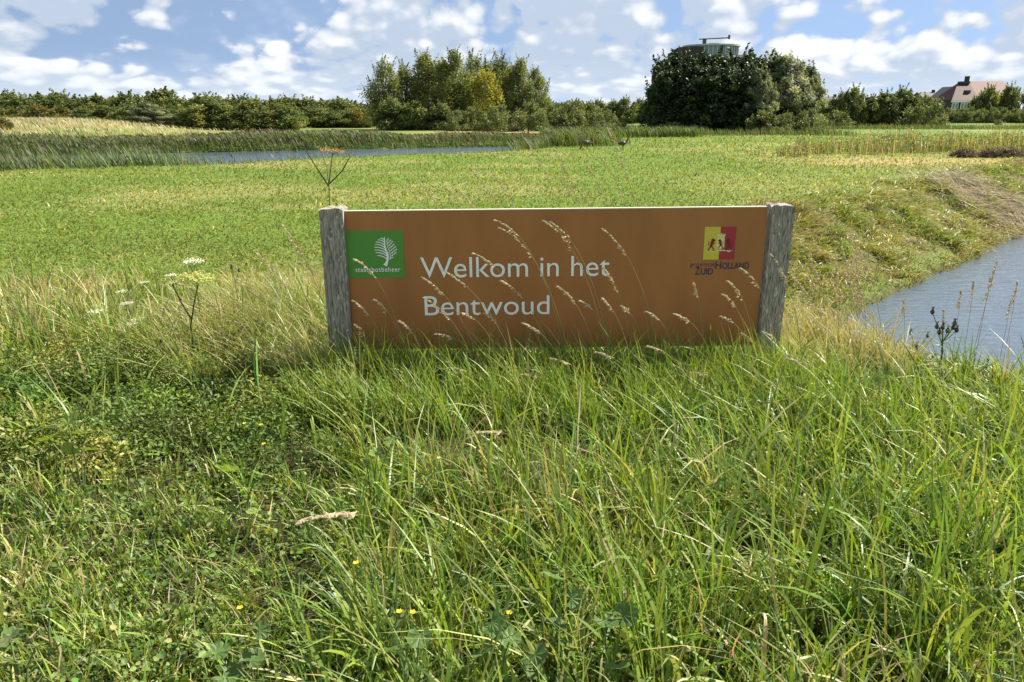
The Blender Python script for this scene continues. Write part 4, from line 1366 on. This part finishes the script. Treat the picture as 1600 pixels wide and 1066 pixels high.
def stalk(px, py, Y, bx, label, group, arch=1.0, head=0.28, spike=0.011, by=None):
    SEED[0] += 1
    tip = at(px, py, Y)
    bX = tip[0] + bx; bY = Y + (0.04 if by is None else by)
    base = np.array((bX, bY, float(height(bX, bY)) - 0.02))
    a_, b_ = sprig_mesh(base, tip, arch, head, SEED[0], spike)
    o = empty('grass_stalk', base)
    tag(o, label, 'grass stalk', group)
    obj('stem', a_, M_STRAW, o)
    obj('seed_head', b_, M_STRAW, o)


LAB1 = 'pale dry grass stalk with seed head arching in front of the brown board'
for px, py, sh in ((773, 344, .40), (778, 356, .40), (848, 345, .38), (739, 396, .36), (692, 421, .42), (663, 434, .32), (781, 438, .30), (552, 405, .27),
                   (584, 468, .18), (551, 470, .20), (552, 507, .12), (680, 522, .30), (724, 489, .24), (623, 502, .16), (761, 490, .2), (861, 347, .36), (942, 358, .36),
                   (873, 447, .26), (941, 419, .2), (942, 466, .2), (970, 478, .18), (1010, 487, .22), (1085, 443, .10), (1051, 490, .28), (1136, 439, .22),
                   (1133, 460, .22), (1124, 494, .26), (1152, 419, .28), (1159, 521, .2), (1189, 518, .22), (1204, 397, .26), (660, 395 + 70, .3), (818, 505, .26), (905, 470, .24)):
    stalk(px + rng.normal(0, 2), py, 4.05 + 0.18 * rng.random(), sh * 1.15, LAB1, 'seed stalks before the sign', 1.1 + 0.7 * rng.random(), 0.22 + 0.14 * rng.random())
LAB2 = 'thin straw-coloured grass stalk rising behind the top edge of the sign'
for px, py in ((820, 216), (856, 240), (866, 232), (913, 250), (940, 246), (949, 200), (905, 296), (640, 296), (655, 285), (735, 262), (770, 270), (720, 300), (700, 296), (985, 300)):
    stalk(px, py, 5.2 + 0.5 * rng.random(), 0.42 + 0.15 * rng.random(), LAB2, 'seed stalks behind the sign', 0.45, 0.3, 0.012)
LAB3 = 'long pale grass stalk leaning over the weeds left of the sign'
for px, py, sh in ((270, 440, .6), (300, 470, .55), (335, 455, .5), (372, 440, .4), (400, 395, .35), (440, 350, .3), (452, 372, .28), (420, 420, .3), (345, 500, .5), (250, 480, .5), (470, 410, .2), (385, 480, .4), (310, 520, .5)):
    stalk(px, py, 4.5 + 0.7 * rng.random(), sh, LAB3, 'seed stalks left of the sign', 0.8, 0.3, 0.012)
LAB4 = 'upright pale grass stalk standing against the ditch water'
for px, py, sh in ((1522, 440, .06), (1558, 410, -.05), (1548, 435, .02), (1502, 455, .05), (1475, 485, .1), (1580, 470, .03), (1412, 470, .12), (1385, 520, .1), (1590, 440, .05)):
    stalk(px, py, 5.6 + 0.4 * rng.random(), sh, LAB4, 'stalks by the ditch', 0.2, 0.22, 0.014)
LAB5 = 'dead pale grass stalk in the bleached clump beside the post nearer the ditch'
for k in range(26):
    stalk(1238 + 105 * rng.random(), 360 + 130 * rng.random() ** 0.8, 5.0 + 1.4 * rng.random(), 0.15 + 0.25 * rng.random(), LAB5, 'bleached stalks by the post', 0.5, 0.4, 0.014)
stalk(470, 815, 2.20, 0.42, 'thick straw-coloured seed head drooping low over the foreground grass', None, 1.9, 0.34, 0.020, 0.25)
stalk(745, 676, 2.9, 0.35, 'single pale seed head bowed flat over the green verge grass', None, 1.6, 0.3, 0.015, 0.2)
LAB6 = 'bowed pale seed stalk lying over the grass just under the board'
for px, py in ((815, 585), (930, 550), (1012, 541), (1078, 582), (925, 652), (1230, 560), (700, 575), (520, 610), (470, 640), (860, 560)):
    stalk(px, py, 3.75 + 0.2 * rng.random(), 0.32, LAB6, 'bowed stalks under the board', 1.5, 0.3, 0.012)

M_STEMG = leaf_mat('green_stem', 0.15)


def umbel(mb_head, mb_stem, c, r, dirv, n, cs, cf, depth=0.6, fl=0.011):
    """Flat flower umbel: rays from c spreading to a disc of small florets."""
    d = Vector(dirv).normalized()
    a = d.cross(Vector((0.2, 0.9, 0.1))).normalized(); b = d.cross(a)
    for i in range(n):
        t = 2.399 * i; rr = r * math.sqrt((i + 0.5) / n)
        p = Vector(c) + d * (r * depth * (1 - 0.25 * (rr / r) ** 2)) + (a * math.cos(t) + b * math.sin(t)) * rr
        if i % 2 == 0:
            mb_stem.tube([c, tuple(p)], [0.0012, 0.0008], 3, cs)
        for _ in range(7):
            o = p + Vector(rng.normal(0, 1, 3)) * r * 0.085
            s = fl * (0.6 + 0.6 * rng.random())
            nn = Vector((rng.normal(0, .5), rng.normal(0, .5), 1)).normalized()
            e1 = nn.cross(Vector((rng.normal(), rng.normal(), .3))).normalized() * s; e2 = nn.cross(e1)
            cc = [k * (0.75 + 0.5 * rng.random()) for k in cf]
            mb_head.add([o + e1, o + e2, o - e1, o - e2], [(0, 1, 2, 3)], cc)


def umbel_plant(name, label, cat, base, nodes, group=None, cs=(0.10, 0.13, 0.04), cf=(0.6, 0.62, 0.5), rad=0.0035, leafy=0):
    """nodes: list of (path points, umbel radius or 0)"""
    base = np.array(base)
    o = empty(name, base)
    tag(o, label, cat, group)
    sm = MB()
    heads = []
    for path, r, *rest in nodes:
        P = [tuple(np.array(p) - base) for p in path]
        sm.tube(P, list(np.linspace(rad if len(P) > 2 else rad * 0.7, rad * 0.6, len(P))), 6, cs)
        if r:
            hm = MB()
            umbel(hm, sm, P[-1], r, (np.array(P[-1]) - np.array(P[-2])) * 0.4 + np.array([0, 0, 0.6 * np.linalg.norm(np.array(P[-1]) - np.array(P[-2]))]),
                  rest[1] if len(rest) > 1 else 26, cs, rest[0] if rest else cf, 0.45, max(0.0028, r * 0.075))
            heads.append(hm)
    obj('stem', sm.mesh('stem'), M_STEMG, o)
    for hm in heads:
        obj('umbel', hm.mesh('umbel'), M_LEAF, o)
    for k in range(leafy):
        z = 0.08 + 0.3 * rng.random(); an = rng.random() * 6.28
        lm = MB()
        for j in range(9):
            u = (j + 1) / 9
            for s in (-1, 1):
                p = np.array((math.cos(an) * u * .16, math.sin(an) * u * .16, z + .06 * u - .08 * u * u))
                e = np.array((-math.sin(an), math.cos(an), 0)) * s * 0.05 * (1.1 - u)
                f = np.array((math.cos(an), math.sin(an), 0)) * 0.016
                lm.add([p, p + e * .5 + f, p + e + f * .8, p + e * .5 - f * .4], [(0, 1, 2, 3)], (0.09, 0.16, 0.035))
        obj('leaf', lm.mesh('leaf'), M_LEAF, o)
    return o


def gnd(px, py, Y):
    p = at(px, py, Y)
    return np.array((p[0], Y, float(height(p[0], Y)) - 0.02))


# dead hogweed behind the left post
Yd = 4.75
bs = gnd(513, 330, Yd); nd_ = at(514, 288, Yd)
BR = (0.12, 0.085, 0.055)
umbel_plant('dead_hogweed', 'dead brown hogweed with spread umbels rising behind the sign post', 'plant', bs,
            [([bs, at(515, 330, Yd), nd_], 0), ([nd_, at(517, 262, Yd), at(519, 243, Yd)], 0.075, (0.34, 0.22, 0.12), 30),
             ([nd_, at(534, 268, Yd), at(547, 245, Yd)], 0.045, (0.14, 0.10, 0.07), 12), ([nd_, at(511, 262, Yd + .05), at(501, 233, Yd + .1)], 0.03, (0.2, 0.15, 0.1), 9),
             ([at(514, 292, Yd), at(490, 255, Yd - .05), at(474, 228, Yd - .1)], 0.045, (0.2, 0.17, 0.1), 8)], cs=BR, rad=0.0048)
# green hogweed and white umbels left of the sign
Yh = 4.35
bs = gnd(306, 600, Yh)
umbel_plant('green_hogweed', 'green hogweed with flat yellow-green seed umbel on a dark stem', 'plant', bs,
            [([bs, at(304, 560, Yh), at(298, 510, Yh), at(303, 475, Yh), at(310, 443, Yh)], 0.10, (0.47, 0.49, 0.17), 70),
             ([at(300, 500, Yh), at(285, 476, Yh), at(270, 446, Yh)], 0.04, (0.52, 0.50, 0.34), 22)], cs=(0.055, 0.075, 0.03), rad=0.006, leafy=3)
bs = gnd(309, 470, 5.0)
umbel_plant('white_umbel_flower', 'large creamy white umbel flower just behind the green hogweed', 'flower', bs, [([bs, at(308, 450, 5.0), at(304, 414, 5.0)], 0.07, (0.72, 0.74, 0.60), 46)])
LABW = 'small white umbel flower in the rough grass left of the hogweed'
for px, py, Y, r in ((152, 487, 5.0, .055), (200, 474, 5.2, .05), (217, 499, 5.0, .05), (206, 506, 4.9, .045), (268, 430, 5.4, .05), (190, 455, 5.6, .045), (226, 440, 5.8, .04)):
    bs = gnd(px + 6, py, Y)
    umbel_plant('yarrow_flower', LABW, 'flower', bs, [([bs, at(px + 3, py + 12, Y), at(px, py + 4, Y)], r, (0.70, 0.72, 0.60), 24)], 'small white umbels', rad=0.0025)


def thistle(px, py, Y, label, purple, branches, scale=1.0):
    tip = at(px, py, Y); bx = tip[0] + 0.03
    base = np.array((bx, Y, float(height(bx, Y)) - 0.02))
    o = empty('thistle_plant', base)
    tag(o, label, 'thistle')
    t = tip - base
    sm = MB().tube([(0, 0, 0), tuple(t * 0.5 + np.array([0.01, 0, 0])), tuple(t)], [0.006 * scale, 0.005 * scale, 0.003 * scale], 6, (0.10, 0.15, 0.05))
    ends = [t]
    for k in range(branches):
        f = 0.62 + 0.3 * rng.random(); an = rng.random() * 6.28
        s = t * f; e = s + np.array((math.cos(an) * .06, math.sin(an) * .06, .06 + .06 * rng.random())) * scale
        sm.tube([tuple(s), tuple((s + e) / 2 + np.array([0, 0, -.01])), tuple(e)], 0.002 * scale, 5, (0.10, 0.15, 0.05)); ends.append(e)
    obj('stem', sm.mesh('stem'), M_STEMG, o)
    for e in ends:                                          # bulb of bracts with tuft
        hm = MB(); n = 7; V, F = [], []
        for j, (zz, rr) in enumerate(((-.012, .003), (-.006, .009), (.002, .011), (.009, .008), (.013, .006))):
            for k in range(n):
                an = 2 * math.pi * k / n + j * .4
                V.append((e[0] + math.cos(an) * rr * scale, e[1] + math.sin(an) * rr * scale, e[2] + zz * scale))
        for j in range(4):
            for k in range(n):
                F.append((j * n + k, j * n + (k + 1) % n, (j + 1) * n + (k + 1) % n, (j + 1) * n + k))
        hm.add(V, F, (0.05, 0.045, 0.04))
        for k in range(16):
            an = rng.random() * 6.28; rr = rng.random() * .009 * scale
            p = np.array((e[0], e[1], e[2] + .011 * scale)); w = np.array((-math.sin(an), math.cos(an), 0)) * .0012 * scale
            tp = p + np.array((math.cos(an) * rr * 1.6, math.sin(an) * rr * 1.6, .016 * scale))
            hm.add([p - w, p + w, tp + w, tp - w], [(0, 1, 2, 3)], (0.36, 0.20, 0.44) if purple else (0.06, 0.045, 0.05))
        obj('flower_head', hm.mesh('flower_head'), M_LEAF, o)
    for k in range(9):                                      # toothed leaves
        f = 0.12 + 0.72 * k / 9; an = 2.4 * k + rng.random(); s = t * f; ln = (0.13 - 0.07 * f) * scale * (0.8 + .4 * rng.random())
        dv_ = np.array((math.cos(an), math.sin(an), 0.45)); sd_ = np.array((-math.sin(an), math.cos(an), 0))
        lm = MB(); pts_l, pts_r, mids = [], [], []
        for j in range(8):
            u = j / 7
            c = s + dv_ * ln * u - np.array((0, 0, 1)) * ln * .5 * u * u
            wd = ln * (0.20 if j % 2 else 0.08) * (1 - u * .85)
            mids.append(c); pts_l.append(c + sd_ * wd + np.array((0, 0, .2 * wd))); pts_r.append(c - sd_ * wd + np.array((0, 0, .2 * wd)))
        V = mids + pts_l + pts_r
        F = [(j, j + 1, 8 + j + 1, 8 + j) for j in range(7)] + [(j + 1, j, 16 + j, 16 + j + 1) for j in range(7)]
        lm.add(V, F, tuple(np.array((0.10, 0.165, 0.05)) * (0.8 + .5 * rng.random())))
        obj('leaf', lm.mesh('leaf'), M_LEAF, o)


thistle(1473, 512, 4.5, 'tall thistle with dark seed heads at the edge of the ditch water', False, 7, 1.25)
thistle(1432, 540, 4.7, 'short dark-leaved thistle beside the ditch, left of the tall one', False, 2, 1.0)
thistle(188, 527, 4.6, 'thistle with one lilac flower among the rough grass and white umbels', True, 0, 1.0)
thistle(265, 546, 4.3, 'thistle with a small lilac flower close beside the hogweed stem', True, 1, 0.9)
thistle(362, 417, 5.5, 'faint purple thistle behind the long pale stalks', True, 1, 1.0)

# bulrush at the water
bp = at(1543, 560, 6.3)
bz = float(height(bp[0], 6.3))
o = empty('bulrush', (bp[0], 6.3, bz)); tag(o, 'dark brown bulrush spike standing at the near edge of the ditch', 'bulrush')
hh_ = bp[2] - bz
obj('stem', MB().tube([(0, 0, -0.03), (0.01, 0, hh_ * .5), (0.005, 0, hh_ + .04)], [.005, .004, .002], 6, (0.10, 0.12, 0.04)).mesh('stem'), M_STEMG, o)
obj('spike', MB().tube([(0.006, 0, hh_ - .16), (0.006, 0, hh_ - .15), (0.006, 0, hh_ - .01), (0.006, 0, hh_)], [.003, .011, .011, .003], 8, (0.045, 0.028, 0.016)).mesh('spike', True), M_STEMG, o)
for k in range(6):
    v_ = blades(np.array([[0, 0, 0.]]), 0.35 + .2 * rng.random(), 0.012, np.array([rng.random() * 6.28]), 0.3, 0.1, 6, np.array([[0.09, 0.15, 0.045]]))
    obj('leaf', fast_mesh('leaf', *v_), M_GRASS, o)


def lobed_leaf(r, c, lobes=7, depth=0.16, cup=0.25):
    """Round pleated leaf with shallow lobes and a notch at the stalk."""
    n = lobes * 4
    V, F = [(0, 0, 0)], []
    for ring, k in ((1, 0.55), (2, 1.0)):
        for i in range(n + 1):
            t = R(25) + (2 * math.pi - R(50)) * i / n - math.pi
            lob = 1 - (depth * (0.5 + 0.5 * math.cos(i / 4 * 2 * math.pi + math.pi)) if ring == 2 else 0)
            rr = r * k * lob * (1 + 0.05 * rng.normal())
            pl = 0.06 * r * k * math.cos(i / 4 * 2 * math.pi)
            V.append((math.cos(t) * rr + r * .25, math.sin(t) * rr, cup * r * k * k * .6 + pl + 0.02 * r * rng.normal()))
    for i in range(n):
        F.append((0, 1 + i, 2 + i)); F.append((1 + i, n + 2 + i, n + 3 + i, 2 + i))
    return MB().add(V, F, c).mesh('leaf')


def leaf_plant(px, py, Y, spec, label, c=(0.105, 0.175, 0.045), group=None):
    """spec: list of (dx px, dy px, radius m) leaf centres around the plant."""
    Y = (CAMZ - Y) / math.tan(PITCH + math.atan((py - 533) / FPX))   # Y given as height of the leaves
    ce = at(px, py, Y)
    g0 = np.array((ce[0], Y, float(height(ce[0], Y)) - 0.01))
    o = empty('broad_leaf_plant', g0)
    tag(o, label, 'plant', group)
    st = MB()
    for dx, dy, r in spec:
        p = at(px + dx, py + dy, Y) - g0
        p[1] -= dy * 0.0012
        st.tube([(0, 0, 0), tuple(p * np.array((.45, .45, .7))), tuple(p)], [.0035, .003, .002], 5, (0.15, 0.2, 0.07))
        lo = obj('leaf', lobed_leaf(r * 0.98, tuple(np.array(c) * (0.8 + 0.4 * rng.random()))), M_LEAF, o, p)
        lo.rotation_euler = (R(28) + rng.normal(0, .3), rng.normal(0, .35), rng.random() * 6.28)
    obj('stalk', st.mesh('stalk'), M_STEMG, o)


leaf_plant(372, 748, 0.24, [(-12, -10, .055), (22, 14, .036), (30, -6, .026), (-4, 40, .03), (34, 42, .032), (60, 70, .028)], 'large pale heart-shaped leaf plant standing over the left clover patch', (0.19, 0.27, 0.065))
leaf_plant(66, 966, 0.18, [(8, -8, .040), (-32, 18, .036), (40, 26, .024)], 'broad grey-green leaf plant in the cropped corner of the verge')
leaf_plant(22, 1030, 0.18, [(0, 4, .044), (-18, -24, .03), (28, -14, .026)], 'half dead pale leaf plant at the very corner of the verge', (0.17, 0.21, 0.08))
leaf_plant(642, 1000, 0.32, [(-20, 12, .042), (14, -6, .036), (34, 24, .038), (-8, 46, .042), (46, 56, .03), (-34, 52, .034)], 'mallow plant with lobed leaves, the one closest to the clover patch')
leaf_plant(768, 990, 0.32, [(0, -12, .036), (28, 8, .034), (-16, 20, .03), (66, 22, .038), (60, 44, .02)], 'mallow plant with lobed leaves between two other mallows')
leaf_plant(858, 930, 0.32, [(-22, -4, .040), (12, -18, .036), (34, 4, .034), (6, 34, .034), (24, 58, .03)], 'mallow plant with upright lobed leaves, tallest of the mallows')
leaf_plant(955, 985, 0.32, [(-10, -10, .036), (20, -16, .036), (40, 10, .04), (8, 36, .034), (44, 54, .03), (-24, 22, .028)], 'mallow plant with the most leaves, on the ditch side of the mallows')
leaf_plant(395, 1045, 0.2, [(-40, 6, .038), (-6, -8, .034), (22, 12, .036), (-62, -16, .03), (0, -40, .026)], 'low fresh green dock-like plant under the clover patch')
leaf_plant(575, 700, 0.36, [(40, -14, .045), (16, 6, .03), (0, 20, .026)], 'pale round leaf plant half buried in grass below the sign', (0.18, 0.26, 0.06))
leaf_plant(110, 672, 0.33, [(-6, -8, .05), (24, 4, .045), (-30, 12, .04), (8, 24, .04), (40, 26, .036)], 'bright yellow-green broad-leaved plant in the leafy weeds', (0.21, 0.285, 0.06))

# small yellow flowers
M_PETAL = leaf_mat('petal', 0.3)
for px, py, Y in ((382, 662, 3.3), (408, 664, 3.3), (412, 694, 3.2), (686, 716, 3.0), (624, 956, 1.95), (645, 957, 1.95), (796, 958, 1.95), (556, 880, 2.2), (375, 950, 2.0), (1270, 600, 4.0)):
    Y = 1.3 / math.tan(PITCH + math.atan((py - 533) / FPX))
    p = at(px, py, Y); z0 = float(height(p[0], Y)) - 0.01
    o = empty('yellow_flower', (p[0], Y, z0)); tag(o, 'tiny yellow vetchling flower in the verge grass', 'flower', 'tiny yellow flowers')
    h_ = p[2] - z0
    obj('stem', MB().tube([(0, 0, 0), (0.006, 0, h_ * .5), (0, 0, h_)], 0.0012, 4, (0.12, 0.19, 0.05)).mesh('stem'), M_STEMG, o)
    fm = MB()
    for k in range(5):
        an = 2 * math.pi * k / 5
        a1 = np.array((math.cos(an), math.sin(an), .35)) * .010; s1 = np.array((-math.sin(an), math.cos(an), 0)) * .0042
        fm.add([(0, 0, h_), a1 * .6 + s1 + (0, 0, h_), a1 + (0, 0, h_), a1 * .6 - s1 + (0, 0, h_)], [(0, 1, 2, 3)], (0.72, 0.56, 0.03))
    obj('petals', fm.mesh('petals'), M_PETAL, o)
